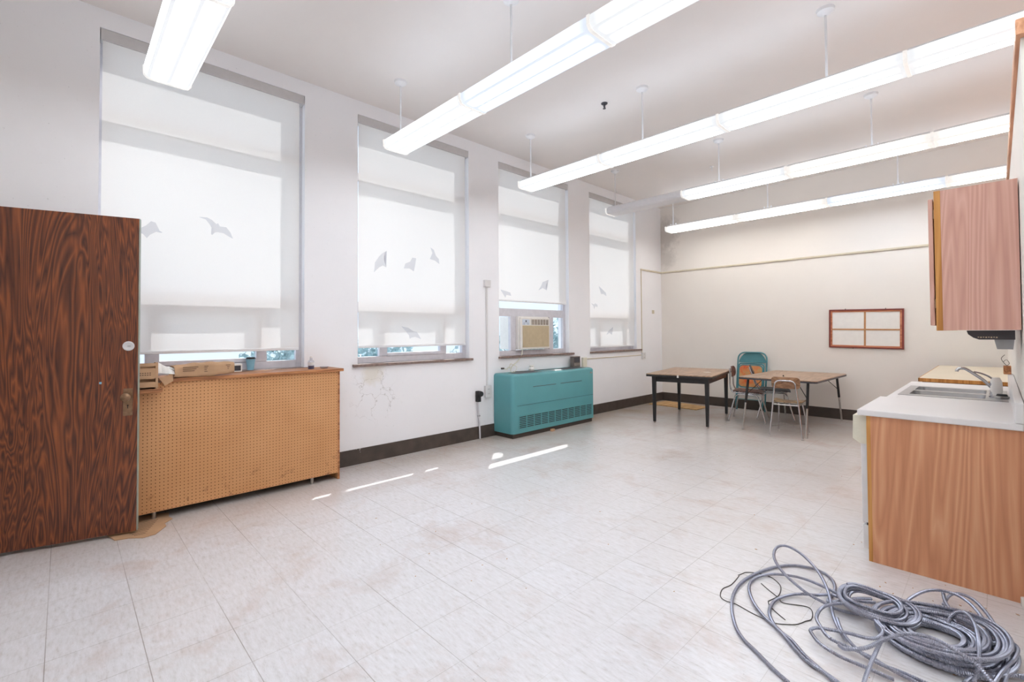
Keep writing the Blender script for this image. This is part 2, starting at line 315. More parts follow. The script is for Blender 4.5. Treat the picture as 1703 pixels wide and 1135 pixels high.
# ---------------- mesh helpers ----------------
class MB:
    def __init__(s): s.bm = bmesh.new()
    def box(s, x0, x1, y0, y1, z0, z1, bev=0.0, seg=2, mat4=None):
        r = bmesh.ops.create_cube(s.bm, size=1.0); vs = r['verts']
        bmesh.ops.scale(s.bm, verts=vs, vec=(abs(x1 - x0), abs(y1 - y0), abs(z1 - z0)))
        bmesh.ops.translate(s.bm, verts=vs, vec=((x0 + x1) / 2, (y0 + y1) / 2, (z0 + z1) / 2))
        if bev > 0:
            es = list({e for v in vs for e in v.link_edges})
            out = bmesh.ops.bevel(s.bm, geom=es, offset=bev, segments=seg, profile=0.5, affect='EDGES')
            vs = list({v for f in out['faces'] for v in f.verts} | {v for v in vs if v.is_valid})
        if mat4 is not None: bmesh.ops.transform(s.bm, matrix=mat4, verts=vs)
        return s
    def tube(s, pts, r, n=8, smooth=0, closed=False, radii=None, cap=True):
        P = [Vector(p) for p in pts]
        if smooth: P = catmull(P, smooth, closed)
        N = len(P); rings = []; up = None
        for i, p in enumerate(P):
            a = P[(i - 1) % N] if (closed or i > 0) else P[i]; b = P[(i + 1) % N] if (closed or i < N - 1) else P[i]
            d = (b - a)
            if d.length < 1e-9: d = Vector((0, 0, 1))
            d.normalize()
            if up is None:
                up = Vector((0, 0, 1)) if abs(d.z) < 0.95 else Vector((1, 0, 0))
            up = up - d * up.dot(d)
            if up.length < 1e-6: up = d.orthogonal()
            up.normalize(); sd = d.cross(up)
            rr = radii[i] if radii else r
            rings.append([s.bm.verts.new(p + (up * math.cos(2 * math.pi * k / n) + sd * math.sin(2 * math.pi * k / n)) * rr) for k in range(n)])
        rng = range(N) if closed else range(N - 1)
        for i in rng:
            A, B = rings[i], rings[(i + 1) % N]
            for k in range(n): s.bm.faces.new((A[k], A[(k + 1) % n], B[(k + 1) % n], B[k]))
        if cap and not closed:
            s.bm.faces.new(rings[0][::-1]); s.bm.faces.new(rings[-1])
        return s
    def cyl(s, a, b, r, r2=None, n=16):
        return s.tube([a, b], r, n, radii=[r, r if r2 is None else r2])
    def lathe(s, prof, c=(0, 0, 0), n=24, axis='z'):
        rings = []
        for (r, h) in prof:
            ring = []
            for k in range(n):
                a = 2 * math.pi * k / n; u, v = r * math.cos(a), r * math.sin(a)
                p = {'z': (u, v, h), 'x': (h, u, v), 'y': (v, h, u)}[axis]
                ring.append(s.bm.verts.new((c[0] + p[0], c[1] + p[1], c[2] + p[2])))
            rings.append(ring)
        for i in range(len(rings) - 1):
            for k in range(n): s.bm.faces.new((rings[i][k], rings[i][(k + 1) % n], rings[i + 1][(k + 1) % n], rings[i + 1][k]))
        if prof[0][0] > 1e-6: s.bm.faces.new(rings[0][::-1])
        if prof[-1][0] > 1e-6: s.bm.faces.new(rings[-1])
        return s
    def prism(s, poly, h0, h1, axis='z'):
        """poly in the two other axes (x,y)/(y,z)/(x,z), extruded from h0 to h1"""
        def P(u, v, h): return {'z': (u, v, h), 'x': (h, u, v), 'y': (u, h, v)}[axis]
        A = [s.bm.verts.new(P(u, v, h0)) for u, v in poly]; B = [s.bm.verts.new(P(u, v, h1)) for u, v in poly]
        n = len(poly); s.bm.faces.new(A[::-1]); s.bm.faces.new(B)
        for k in range(n): s.bm.faces.new((A[k], A[(k + 1) % n], B[(k + 1) % n], B[k]))
        return s
    def grid(s, fn, nu, nv, thick=0.0, normal=(0, 0, 1)):
        V = [[s.bm.verts.new(fn(i / nu, j / nv)) for j in range(nv + 1)] for i in range(nu + 1)]
        for i in range(nu):
            for j in range(nv): s.bm.faces.new((V[i][j], V[i + 1][j], V[i + 1][j + 1], V[i][j + 1]))
        if thick:
            nn = Vector(normal) * thick
            W = [[s.bm.verts.new(V[i][j].co - nn) for j in range(nv + 1)] for i in range(nu + 1)]
            for i in range(nu):
                for j in range(nv): s.bm.faces.new((W[i][j], W[i][j + 1], W[i + 1][j + 1], W[i + 1][j]))
            for i in range(nu):
                s.bm.faces.new((V[i][0], W[i][0], W[i + 1][0], V[i + 1][0])); s.bm.faces.new((V[i][nv], V[i + 1][nv], W[i + 1][nv], W[i][nv]))
            for j in range(nv):
                s.bm.faces.new((V[0][j], V[0][j + 1], W[0][j + 1], W[0][j])); s.bm.faces.new((V[nu][j], W[nu][j], W[nu][j + 1], V[nu][j + 1]))
        return s
    def build(s, name, mat, parent=None, smooth=False, origin=None, ang=40, recalc=True):
        if recalc: bmesh.ops.recalc_face_normals(s.bm, faces=s.bm.faces)
        if origin is not None: bmesh.ops.translate(s.bm, verts=s.bm.verts, vec=-Vector(origin))
        me = bpy.data.meshes.new(name); s.bm.to_mesh(me); s.bm.free()
        me.materials.append(M[mat] if isinstance(mat, str) else mat)
        if smooth:
            me.polygons.foreach_set('use_smooth', [True] * len(me.polygons)); me.update()
            try: me.set_sharp_from_angle(angle=math.radians(ang))
            except Exception: pass
        o = bpy.data.objects.new(name, me); COL.objects.link(o)
        if parent is not None: o.parent = parent
        if origin is not None: o.location = origin
        return o
def catmull(P, k, closed=False):
    out = []; N = len(P)
    for i in range(N if closed else N - 1):
        p0 = P[(i - 1) % N] if (closed or i > 0) else P[i]; p1 = P[i]; p2 = P[(i + 1) % N]; p3 = P[(i + 2) % N] if (closed or i + 2 < N) else p2
        for j in range(k):
            t = j / k
            out.append(0.5 * ((2 * p1) + (p2 - p0) * t + (2 * p0 - 5 * p1 + 4 * p2 - p3) * t * t + (3 * p1 - p0 - 3 * p2 + p3) * t ** 3))
    if not closed: out.append(P[-1].copy())
    return out
def rounded(pts, r, seg=5):
    """polyline with its inner corners filleted"""
    P = [Vector(p) for p in pts]; out = [P[0]]
    for i in range(1, len(P) - 1):
        a = (P[i - 1] - P[i]); b = (P[i + 1] - P[i]); ra = min(r, a.length * .45, b.length * .45)
        A = P[i] + a.normalized() * ra; B = P[i] + b.normalized() * ra
        for k in range(seg + 1):
            t = k / seg; out.append(A * (1 - t) ** 2 + P[i] * 2 * t * (1 - t) + B * t * t)
    out.append(P[-1]); return out
def rrect(x0, x1, y0, y1, r, seg=5):
    out = []
    for cx, cy, a0 in ((x1 - r, y1 - r, 0), (x0 + r, y1 - r, 90), (x0 + r, y0 + r, 180), (x1 - r, y0 + r, 270)):
        for k in range(seg + 1):
            a = math.radians(a0 + 90 * k / seg); out.append((cx + r * math.cos(a), cy + r * math.sin(a)))
    return out
def tag(o, label=None, cat=None, group=None, kind=None):
    if label: o['label'] = label
    if cat: o['category'] = cat
    if group: o['group'] = group
    if kind: o['kind'] = kind
    return o
def thing(name, label, cat, loc=(0, 0, 0), rz=0.0, group=None, kind=None):
    o = bpy.data.objects.new(name, None); COL.objects.link(o); o.empty_display_size = 0.05
    o.location = loc; o.rotation_euler = (0, 0, rz); return tag(o, label, cat, group, kind)
def copy_tree(root, loc, rz=None, label=None):
    r = root.copy(); COL.objects.link(r); r.location = loc
    if rz is not None: r.rotation_euler = (0, 0, rz)
    if label: r['label'] = label
    for ch in list(root.children):
        c = ch.copy(); COL.objects.link(c); c.parent = r
        for g in list(ch.children):
            d = g.copy(); COL.objects.link(d); d.parent = c
    return r
HOSE = {"A":[[-0.587,2.049],[-0.65,2.084],[-0.741,2.148],[-0.812,2.197],[-0.87,2.268],[-0.933,2.392],[-0.978,2.531],[-0.992,2.671],[-0.975,2.813],[-0.927,2.97],[-0.861,3.077],[-0.779,3.124],[-0.714,3.116],[-0.66,3.069],[-0.627,2.99],[-0.615,2.901],[-0.617,2.827],[-0.616,2.782],[-0.599,2.776],[-0.549,2.838],[-0.512,2.883],[-0.458,2.92]],"B":[[-0.483,2.502],[-0.527,2.569],[-0.57,2.668],[-0.612,2.806],[-0.663,2.929],[-0.731,3.04],[-0.819,3.134],[-0.895,3.166],[-0.934,3.126],[-0.934,3.033],[-0.9,2.928],[-0.829,2.828],[-0.75,2.764],[-0.684,2.733],[-0.619,2.729],[-0.589,2.732],[-0.532,2.75],[-0.452,2.789]],"C":[[-0.438,2.175],[-0.492,2.202],[-0.547,2.22],[-0.594,2.249],[-0.661,2.315],[-0.724,2.379],[-0.794,2.427],[-0.875,2.518],[-0.934,2.626],[-0.957,2.72],[-0.944,2.808],[-0.899,2.876],[-0.827,2.916],[-0.748,2.924],[-0.656,2.896],[-0.585,2.86],[-0.519,2.836],[-0.437,2.875]],"Dd":[[-0.448,2.164],[-0.521,2.217],[-0.583,2.26],[-0.659,2.335],[-0.722,2.372],[-0.775,2.445],[-0.802,2.525],[-0.805,2.624],[-0.771,2.713],[-0.724,2.761],[-0.665,2.79],[-0.617,2.827],[-0.577,2.821],[-0.506,2.805]],"E":[[-0.226,2.392],[-0.31,2.403],[-0.403,2.429],[-0.5,2.428],[-0.542,2.436],[-0.581,2.487],[-0.607,2.537],[-0.61,2.614],[-0.592,2.67],[-0.556,2.715],[-0.517,2.741]],"F":[[-0.304,2.352],[-0.391,2.35],[-0.484,2.346],[-0.555,2.371],[-0.597,2.416],[-0.606,2.439],[-0.584,2.469],[-0.538,2.485],[-0.474,2.506],[-0.416,2.513],[-0.382,2.54],[-0.371,2.594],[-0.38,2.619]],"G":[[-0.38,2.161],[-0.376,2.26],[-0.364,2.374],[-0.351,2.45]],"H":[[-0.348,2.96],[-0.323,3.054],[-0.281,3.142],[-0.229,3.184],[-0.168,3.177],[-0.121,3.126],[-0.082,3.043],[-0.057,2.954],[-0.045,2.861],[-0.05,2.789],[-0.065,2.711]],"I":[[-0.211,3.167],[-0.191,3.246],[-0.151,3.251],[-0.104,3.187],[-0.064,3.08],[-0.034,2.977],[-0.007,2.866],[0.005,2.783],[0.005,2.706],[-0.009,2.622]],"J":[[-0.215,3.226],[-0.203,3.135],[-0.183,3.069],[-0.174,3.016],[-0.152,2.959]],"K":[[-0.178,2.889],[-0.174,2.929],[-0.144,2.943],[-0.113,2.898],[-0.088,2.814],[-0.075,2.695],[-0.075,2.602],[-0.087,2.532]],"L":[[-0.111,2.787],[-0.056,2.826],[-0.013,2.862],[0.019,2.87],[0.034,2.83],[0.022,2.751],[-0.009,2.661],[-0.038,2.549]],"M":[[-0.483,2.357],[-0.446,2.292],[-0.382,2.308],[-0.334,2.381],[-0.284,2.449],[-0.231,2.486],[-0.178,2.501],[-0.125,2.5],[-0.075,2.507],[-0.036,2.483],[-0.003,2.462],[0.042,2.456]],"N":[[-0.541,2.604],[-0.503,2.512],[-0.466,2.462],[-0.414,2.418],[-0.351,2.405],[-0.283,2.416],[-0.201,2.417]],"O":[[-0.141,2.696],[-0.097,2.695],[-0.055,2.679],[-0.004,2.688],[0.056,2.735]],"P":[[-0.113,2.508],[-0.08,2.61],[-0.034,2.671],[0.016,2.708],[0.055,2.707]],"wire":[[[-1.038,2.756],[-1.031,2.778],[-1.017,2.822],[-0.969,2.855],[-0.905,2.864],[-0.844,2.816],[-0.82,2.75],[-0.814,2.683],[-0.829,2.619],[-0.832,2.594],[-0.81,2.558],[-0.776,2.527],[-0.725,2.491]],[[-1.031,2.75],[-1.026,2.631],[-1.042,2.55],[-1.021,2.472],[-0.984,2.45],[-0.942,2.458],[-0.864,2.437],[-0.802,2.427],[-0.754,2.426],[-0.702,2.463],[-0.673,2.498],[-0.655,2.547],[-0.64,2.582],[-0.647,2.637],[-0.668,2.681],[-0.703,2.678],[-0.775,2.639],[-0.811,2.674],[-0.868,2.715],[-0.917,2.755]]]}
BATS = {"w1a":[[0.825,2.387],[0.886,2.394],[0.923,2.376],[0.955,2.347],[0.969,2.355],[0.982,2.329],[1.031,2.33],[1.064,2.288],[1.084,2.234],[1.053,2.249],[1.009,2.274],[0.966,2.277],[0.945,2.271],[0.924,2.246],[0.916,2.254],[0.929,2.29],[0.908,2.333],[0.876,2.374]],"w1b":[[0.44,2.237],[0.469,2.259],[0.501,2.298],[0.512,2.28],[0.53,2.291],[0.544,2.259],[0.556,2.229],[0.577,2.217],[0.563,2.213],[0.535,2.217],[0.495,2.188],[0.475,2.157],[0.45,2.188],[0.423,2.195]],"w2a":[[2.446,2.05],[2.458,2.159],[2.505,2.229],[2.54,2.265],[2.6,2.305],[2.559,2.213],[2.593,2.117],[2.552,2.135],[2.505,2.109]],"w2b":[[2.817,2.127],[2.837,2.185],[2.902,2.215],[2.929,2.263],[2.982,2.262],[2.968,2.187],[2.929,2.148],[2.95,2.104],[2.889,2.133]],"w2c":[[3.182,2.414],[3.23,2.391],[3.259,2.323],[3.302,2.286],[3.31,2.225],[3.244,2.261],[3.173,2.273],[3.216,2.33]],"w2d":[[2.785,1.459],[2.875,1.443],[2.94,1.402],[2.993,1.391],[3.047,1.309],[2.966,1.338],[2.914,1.329],[2.893,1.316],[2.882,1.357],[2.836,1.407]],"w3a":[[5.316,2.181],[5.183,2.136],[5.148,2.074],[5.087,2.006],[5.182,2.047],[5.27,2.017],[5.248,2.081]],"w3b":[[4.323,1.972],[4.416,1.959],[4.509,1.942],[4.528,1.896],[4.434,1.905],[4.415,1.863],[4.378,1.91]],"w4a":[[6.608,2.169],[6.707,2.122],[6.814,2.065],[6.832,2.008],[6.741,2.04],[6.677,2.036],[6.695,2.079]],"w4b":[[6.388,1.867],[6.456,1.849],[6.508,1.868],[6.567,1.843],[6.56,1.801],[6.508,1.82],[6.472,1.767],[6.449,1.818]],"w4c":[[7.027,1.47],[6.969,1.395],[6.987,1.33],[6.913,1.363],[6.82,1.331],[6.876,1.395]]}

# ================= THE ROOM =================
XL, XO, YB, YF, XR, ZC = -4.704, -4.93, 8.727, -0.62, 2.6, 3.881
PX, PY = 0.09, 2.875                      # kitchen partition: its face and its near end
def struct(name, mb, mat, label=None, **k):
    o = mb.build(name, mat, **k); tag(o, label, None, None, 'structure'); return o
struct('floor', MB().box(XO, XR + .15, YF - .15, YB + .15, -0.12, 0), 'floor', 'worn cream vinyl tile floor with scuffs and thin dark joints')
struct('ceiling', MB().box(XO, XR + .15, YF - .15, YB + .15, ZC, ZC + .12), 'ceiling', 'plain pale plaster ceiling')
WIN = [(0.18, 1.70), (2.25, 3.76), (4.28, 5.78), (6.33, 7.775)]
Z0, Z1 = 1.05, 3.735
mb = MB(); ys = [YF] + [v for w in WIN for v in w] + [YB]
mb.box(XO, XL, YF, YB, 0, Z0); mb.box(XO, XL, YF, YB, Z1, ZC)
for i in range(0, len(ys), 2): mb.box(XO, XL, ys[i], ys[i + 1], Z0, Z1)
struct('wall_left', mb, 'wall_left', 'white plaster window wall with peeling patch under the second window')
struct('wall_back', MB().box(XO, XR + .15, YB, YB + .15, 0, ZC), 'wall_back', 'warm white far wall behind the tables')
struct('wall_right', MB().box(XR, XR + .15, YF, YB, 0, ZC), 'wall_back')
struct('wall_front', MB().box(XO, XR + .15, YF - .15, YF, 0, ZC), 'wall_back')
struct('wall_partition', MB().box(PX, PX + .42, PY, YB, 0, 2.60), 'wall_cream', 'pale kitchen partition at the right edge')
struct('trim_1', MB().box(0.0755, PX + .44, 2.838, YB, 2.60, 2.669, .004), 'cap_wood', 'light brown wood cap on top of the partition')
struct('baseboard_left', MB().box(XL, XL + .008, YF, YB, 0, .163, .003), 'base_worn', 'dark brown cove base with white chips along the window wall')
struct('baseboard_back', MB().box(XL, PX, YB - .008, YB, 0, .163, .003), 'base', 'dark brown cove base along the far wall')
mb = MB(); mb.box(XL, PX, YB - .022, YB, 2.555, 2.585, .006); mb.box(XL, XL + .02, 7.93, YB, 2.555, 2.585, .006)
struct('trim_2', mb, 'rail', 'cream picture rail along the far wall')

# windows: aluminium frame with top light, main light and three low sashes
FX0, FX1, GX = -4.835, -4.785, -4.81
for i, (a, b) in enumerate(WIN):
    root = thing('window_%d' % (i + 1), 'tall window %s' % ['nearest the wooden door', 'second from the door', 'with the air conditioner', 'farthest from the camera'][i], None, (GX, (a + b) / 2, Z0), kind='structure')
    o0 = (GX, (a + b) / 2, Z0)
    p = [a + .04, a + .295, a + .39, a + 1.115, a + 1.205, b - .05]
    zb, zr0, zr1, zt0, zt1, ztop = 1.125, 1.61, 1.725, 3.05, 3.13, 3.665
    mb = MB()
    mb.box(FX0, FX1, a, a + .04, Z0, Z1); mb.box(FX0, FX1, b - .05, b, Z0, Z1)
    mb.box(FX0, FX1, a + .04, b - .05, ztop, Z1); mb.box(FX0, FX1, a + .04, b - .05, Z0 + .004, zb, .003); mb.box(FX0, FX1, a + .04, b - .05, zr0, zr1, .003); mb.box(FX0, FX1, a + .04, b - .05, zt0, zt1, .003)
    mb.box(FX0, FX1 + .004, p[1], p[2], zb, zr0, .004); mb.box(FX0, FX1 + .004, p[3], p[4], zb, zr0, .004)
    if i != 2:
        for q in ((p[2], p[3]),):
            mb.box(FX0 + .005, FX1 + .008, q[0], q[1], zb, zb + .035, .003); mb.box(FX0 + .005, FX1 + .008, q[0], q[1], zr0 - .055, zr0, .003)
    mb.build('window_frame', 'alu_paint', root, origin=None)
    fr = root.children[0] if root.children else None
    fr.location = (-o0[0], -o0[1], -o0[2])
    panes = [(p[0], p[5], zr1, zt0), (p[0], p[5], zt1, ztop), (p[0], p[1], zb, zr0), (p[4], p[5], zb, zr0)]
    if i != 2: panes.append((p[2], p[3], zb + .035, zr0 - .055))
    for (y0, y1, z0, z1) in panes:
        g = MB().box(GX - .002, GX + .002, y0, y1, z0, z1).build('pane', 'glass', root); g.location = fr.location
    if i == 2:
        g = MB().box(GX - .006, GX + .006, p[2] + .645, p[3], zb, zr0, .002).build('filler_panel', 'alu_paint', root); g.location = fr.location
for i, (a, b) in enumerate([(0.12, 1.78), (2.19, 3.80), (4.262, 5.872), (6.32, 7.92)]):
    struct('trim_%d' % (i + 3), MB().box(XL - .10, XL, WIN[i][0], WIN[i][1], Z0, Z0 + .004).box(XL, XL + .035, a, b, Z0 - .024, Z0 + .004, .003), 'sill', 'brown stone window sill')

# roller shades
SX = -4.724
SHB = [1.245, 1.245, 1.835, 1.135]
which = ['over the widest window beside the wooden door', 'over the second window from the door', 'raised above the window air conditioner', 'over the farthest window']
for i, (a, b) in enumerate(WIN):
    r = thing('roller_shade', 'white translucent roller shade ' + which[i], 'window shade', (SX, (a + b) / 2, SHB[i]), group='roller shades on the windows')
    O = Vector((SX, (a + b) / 2, SHB[i]))
    def part(mb, n, m_, **k):
        o = mb.build(n, m_, r, **k); o.location = -O; return o
    part(MB().box(SX - .075, SX + .018, a + .004, b - .004, Z1 - .088, Z1 - .001, .005), 'fascia', 'fascia')
    y0, y1 = a + .016, b - .045
    part(MB().grid(lambda u, v: (SX, y0 + (y1 - y0) * u, SHB[i] + (Z1 - .08 - SHB[i]) * v), 4, 4), 'shade_fabric', 'shade')
    part(MB().box(SX - .006, SX + .006, y0, y1, SHB[i] - .022, SHB[i] + .004, .004), 'bottom_bar', 'white')
    part(MB().tube([(SX + .006, b - .018, Z1 - .08), (SX + .006, b - .018, 1.16), (SX + .006, b - .026, 1.12), (SX + .006, b - .034, 1.16), (SX + .004, b - .034, Z1 - .08)], .0022, 5), 'bead_chain', 'white')

for k, (nm, pts) in enumerate(BATS.items()):  # flat grey shapes painted in for the bat shadows showing through the fabric
    lab = {'w1a': 'grey bat silhouette with spread wings high on the shade beside the wooden door', 'w1b': 'grey bat silhouette half hidden by the top of the wooden door',
           'w2a': 'left bat silhouette of the three in a row on the second shade', 'w2b': 'middle bat silhouette of the three in a row on the second shade',
           'w2c': 'right bat silhouette of the three in a row on the second shade', 'w2d': 'lowest bat silhouette near the bottom bar of the second shade',
           'w3a': 'right bat silhouette on the raised shade over the air conditioner', 'w3b': 'left bat silhouette low on the raised shade over the air conditioner',
           'w4a': 'highest bat silhouette on the farthest shade', 'w4b': 'small bat silhouette below and left of the highest on the farthest shade',
           'w4c': 'lowest bat silhouette near the bottom of the farthest shade'}[nm]
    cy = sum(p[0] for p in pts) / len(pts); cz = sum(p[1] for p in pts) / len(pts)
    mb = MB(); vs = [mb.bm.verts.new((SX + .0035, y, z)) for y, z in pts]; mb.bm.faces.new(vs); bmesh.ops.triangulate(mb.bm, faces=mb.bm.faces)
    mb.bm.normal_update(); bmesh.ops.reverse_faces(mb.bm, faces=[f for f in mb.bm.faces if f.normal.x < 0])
    tag(mb.build('bat_silhouette', 'bat', origin=(SX + .0035, cy, cz), recalc=False), lab, 'bat decoration', 'grey painted bat silhouettes on the shades')

# ---------------- hanging fluorescent rows ----------------
XS = [-4.14, -2.925, -1.665, -0.40, 0.86, 2.12]
HX = [-4.06, -2.475, -0.88, 0.70]
ROWS = [(0.53, ['lens_neutral', 'lens_neutral', 'lens_cool', 'lens_neutral', 'lens_neutral'], 'nearest hanging fluorescent row, only its end over the first shade'),
        (2.39, ['lens_neutral', 'lens_cool', 'lens_neutral', 'lens_neutral', 'lens_neutral'], 'second hanging fluorescent row crossing the top centre with a cool white section'),
        (4.25, ['lens_neutral', 'lens_neutral', 'lens_neutral', 'lens_neutral', 'lens_warm'], 'third hanging fluorescent row ending over the third window'),
        (6.14, ['lens_off', 'lens_neutral', 'lens_warm', 'lens_warm', 'lens_warm'], 'fourth hanging fluorescent row whose first section is unlit'),
        (8.00, ['lens_warm', 'lens_warm', 'lens_cool', 'lens_warm', 'lens_warm'], 'farthest hanging fluorescent row in front of the back wall')]
for yc, mats, lab in ROWS:
    r = thing('pendant_light', lab, 'ceiling light', (0, yc, 3.2), group='hanging fluorescent light rows')
    prof = [(-.142, .078), (-.138, .03), (-.122, .008), (-.10, .0), (.10, .0), (.122, .008), (.138, .03), (.142, .078)]
    for k in range(5):
        x0, x1 = XS[k] + .012, XS[k + 1] - .012
        o = MB().prism(prof, x0, x1, 'x').build('lens', mats[k], r, origin=((x0 + x1) / 2, 0, 0))
        if mats[k] == 'lens_off': o['label'] = 'unlit lens'
        MB().prism([(-.11, .079), (-.10, .108), (.10, .108), (.11, .079)], x0, x1, 'x').build('housing', 'fixture', r)
        if mats[k] != 'lens_off': MB().box(x0 + .01, x1 - .01, -.085, .085, .1085, .1105).build('added_uplight', 'up_fill', r)  # added upward glow, hidden from below
    for k, x in enumerate(XS):
        MB().prism([(-.146, .084), (-.142, .026), (-.124, .003), (-.10, -.004), (.10, -.004), (.124, .003), (.142, .026), (.146, .084)], x - .012, x + .012, 'x').build('end_cap', 'cap_glow', r)
    for x in HX:
        s = MB().cyl((x, 0, .12), (x, 0, ZC - 3.2), .0085, n=10).build('stem', 'white_rod', r, smooth=True)
        MB().lathe([(0, ZC - 3.2 - .05), (.022, ZC - 3.2 - .045), (.058, ZC - 3.2 - .022), (.062, ZC - 3.2)], (x, 0, 0), 20).build('canopy', 'white_rod', s, smooth=True)
        MB().box(x - .055, x + .055, -.012, .012, .108, .118).box(x - .055, x - .045, -.01, .01, .11, .15).box(x + .045, x + .055, -.01, .01, .11, .15).box(x - .012, x + .012, -.012, .012, .11, .14).build('bracket', 'white_rod', s)

for (x, y, mt, lab) in ((-2.93, 4.238, 'darkgrey', 'small dark sprinkler head on the ceiling between second and third light rows'),
                        (-2.95, 7.062, 'white_rod', 'small white sprinkler head on the ceiling behind the fourth light row')):
    r = thing('sprinkler_head', lab, 'sprinkler', (x, y, ZC))
    MB().lathe([(.036, 0), (.034, -.008), (.012, -.014), (.012, -.03), (0, -.03)], n=16).build('escutcheon', mt, r, smooth=True)
    MB().cyl((0, 0, -.03), (0, 0, -.055), .006, n=8).box(-.002, .002, -.016, .016, -.05, -.03).lathe([(.0, -.055), (.017, -.057), (.017, -.06), (0, -.06)], n=12).build('deflector', mt, r)

# ---------------- classroom door standing open at the left ----------------
hx, hy = -4.164 - .247 * .91, .381 - .969 * .91
r = thing('door_1', 'dark varnished wooden door standing open at the left', None, (hx, hy, 0), math.atan2(.969, .247), kind='structure')
MB().box(0, .905, 0, .042, .022, 2.197, .002).build('door_leaf', 'door', r)
mb = MB().box(.9052, .9092, -.0005, .0425, .022, 2.197)
mb.build('edge_strip', 'grey_paint', r)['label'] = 'pale green painted edge of the door'
pl = MB().box(.827, .879, -.006, .0, .822, 1.009, .002).build('escutcheon_plate', 'brass', r)
MB().lathe([(.011, 0), (.011, .02), (.022, .028), (.029, .040), (.028, .052), (.018, .060), (0, .062)], (0, 0, 0), 20, 'y').build('door_knob', 'brass', pl, smooth=True)
pl.children[0].location = (.848, -.006, .953); pl.children[0].scale = (1, -1, 1)
MB().lathe([(.005, 0), (.005, .002)], (.853, -.0082, .893), 10, 'y').box(.851, .855, -.0085, -.006, .872, .893).build('keyhole', 'keyhole', pl)
MB().lathe([(.033, 0), (.033, .003), (.026, .006), (.020, .004), (0, .004)], n=24, axis='y').build('lock_disc', 'disc', r, smooth=True)
r.children[-1].location = (.853, -.0002, 1.303); r.children[-1].scale = (1, -1, 1)
MB().box(.82 - .02 + .048, .866, -.009, -.0065, 1.299, 1.306, .001).build('lock_slot', 'steel', r)
MB().box(.699, .712, -.0012, 0, 1.048, 1.062).build('sticker_scrap', 'cup', r)

# ---------------- pegboard radiator cover ----------------
r = thing('radiator_cover', 'long pegboard radiator cover with brown wood shelf under the first window', 'radiator cover', (-4.36, 1.15, 0))
def loc(mb, n, m_, root, **k):
    o = mb.build(n, m_, root, **k); o.location = -Vector(root.location); return o
loc(MB().box(-4.366, -4.360, .30, 1.902, .062, 1.021), 'pegboard_panel', 'pegboard', r)
loc(MB().box(-4.695, -4.335, .53, 1.935, 1.0215, 1.048, .003), 'top_shelf', 'shelf_wood', r)
loc(MB().box(-4.69, -4.367, 1.884, 1.902, .0, 1.021), 'side_panel', 'pegboard', r)
loc(MB().box(-4.3665, -4.3595, 1.886, 1.906, .0, 1.021, .001), 'corner_post', 'shelf_wood', r)
loc(MB().box(-4.69, -4.367, .30, .315, .0, 1.021), 'side_panel', 'pegboard', r)
loc(MB().box(-4.359, -4.262, .20, .53, .957, .985, .002), 'front_ledge', 'shelf_wood', r)
r = thing('radiator', 'old steel radiator foot showing under the pegboard cover', 'radiator', (-4.5, 1.1, 0))
mb = MB()
for k in range(11): mb.box(-4.62, -4.43, .45 + k * .115, .54 + k * .115, .12, .85, .02)
loc(mb, 'radiator_body', 'grey_paint', r)
for y in (.5, 1.66):
    loc(MB().cyl((-4.395, y, 0), (-4.395, y, .18), .014, n=10).box(-4.47, -4.38, y - .012, y + .012, .15, .18), 'foot', 'chrome_worn', r)

# things on and by the cover
r = thing('cardboard_tray', 'brown divided cardboard tray on the low ledge just right of the door', 'box', (-4.28, .40, .985))
loc(MB().box(-4.355, -4.275, .24, .50, .985, .997).box(-4.355, -4.345, .24, .50, .985, 1.17).box(-4.285, -4.275, .24, .50, .985, 1.035).box(-4.285, -4.275, .24, .50, 1.06, 1.135).box(-4.285, -4.275, .24, .50, 1.15, 1.172)
    .box(-4.355, -4.275, .24, .25, .985, 1.17).box(-4.355, -4.273, .488, .503, .985, 1.176), 'tray_body', 'card', r)
loc(MB().box(-4.345, -4.29, .26, .48, .998, 1.03), 'paper_stack', 'paper', r)
mb = MB()
for k in range(2):
    for q in range(9): mb.box(-4.2749, -4.2744, .34 + q * .014, .349 + q * .014, 1.098 - k * .014, 1.105 - k * .014)
loc(mb, 'print', 'ink', r)
r = thing('cardboard_package', 'torn open brown cardboard package with white paper spilling out, on the shelf', 'package', (-4.38, .80, 1.049))
mb = MB()
def pk(u, v):
    y = .60 + .41 * u; w = 2 * math.pi * v; ca, sa = math.cos(w), math.sin(w)
    rx = .062 + .006 * math.sin(7 * u + 3); rz_ = .042 + .010 * math.sin(4 * u) + .012 * u
    sx = math.copysign(abs(ca) ** .5, ca) * rx; sz = math.copysign(abs(sa) ** .5, sa) * rz_
    return (-4.385 + sx, y + .01 * ca * (1 - u), 1.052 + .045 + .012 * u + sz * (1 + .06 * math.sin(23 * u)))
mb.grid(pk, 14, 24); bmesh.ops.remove_doubles(mb.bm, verts=mb.bm.verts, dist=.0005)
bmesh.ops.solidify(mb.bm, geom=mb.bm.faces, thickness=.003)
loc(mb, 'package_body', 'card', r)
loc(MB().grid(lambda u, v: (-4.345 + .03 * v + .01 * math.sin(5 * u), .61 - .10 * u, 1.10 + .075 * u - .06 * v * u - .02 * v), 5, 5, .003, (1, 0, 0)), 'torn_flap', 'paper', r)
loc(MB().grid(lambda u, v: (-4.33 + .012 * v, .60 - .085 * u * (1 - .4 * v), 1.085 - .055 * v - .03 * u), 5, 5, .003, (1, 0, 0)), 'lower_flap', 'card', r)
loc(MB().tube([(-4.37, .525, 1.135), (-4.37, .60, 1.115), (-4.375, .66, 1.11)], .016, 10, smooth=4), 'paper_roll', 'paper', r, smooth=True)
mb = MB()
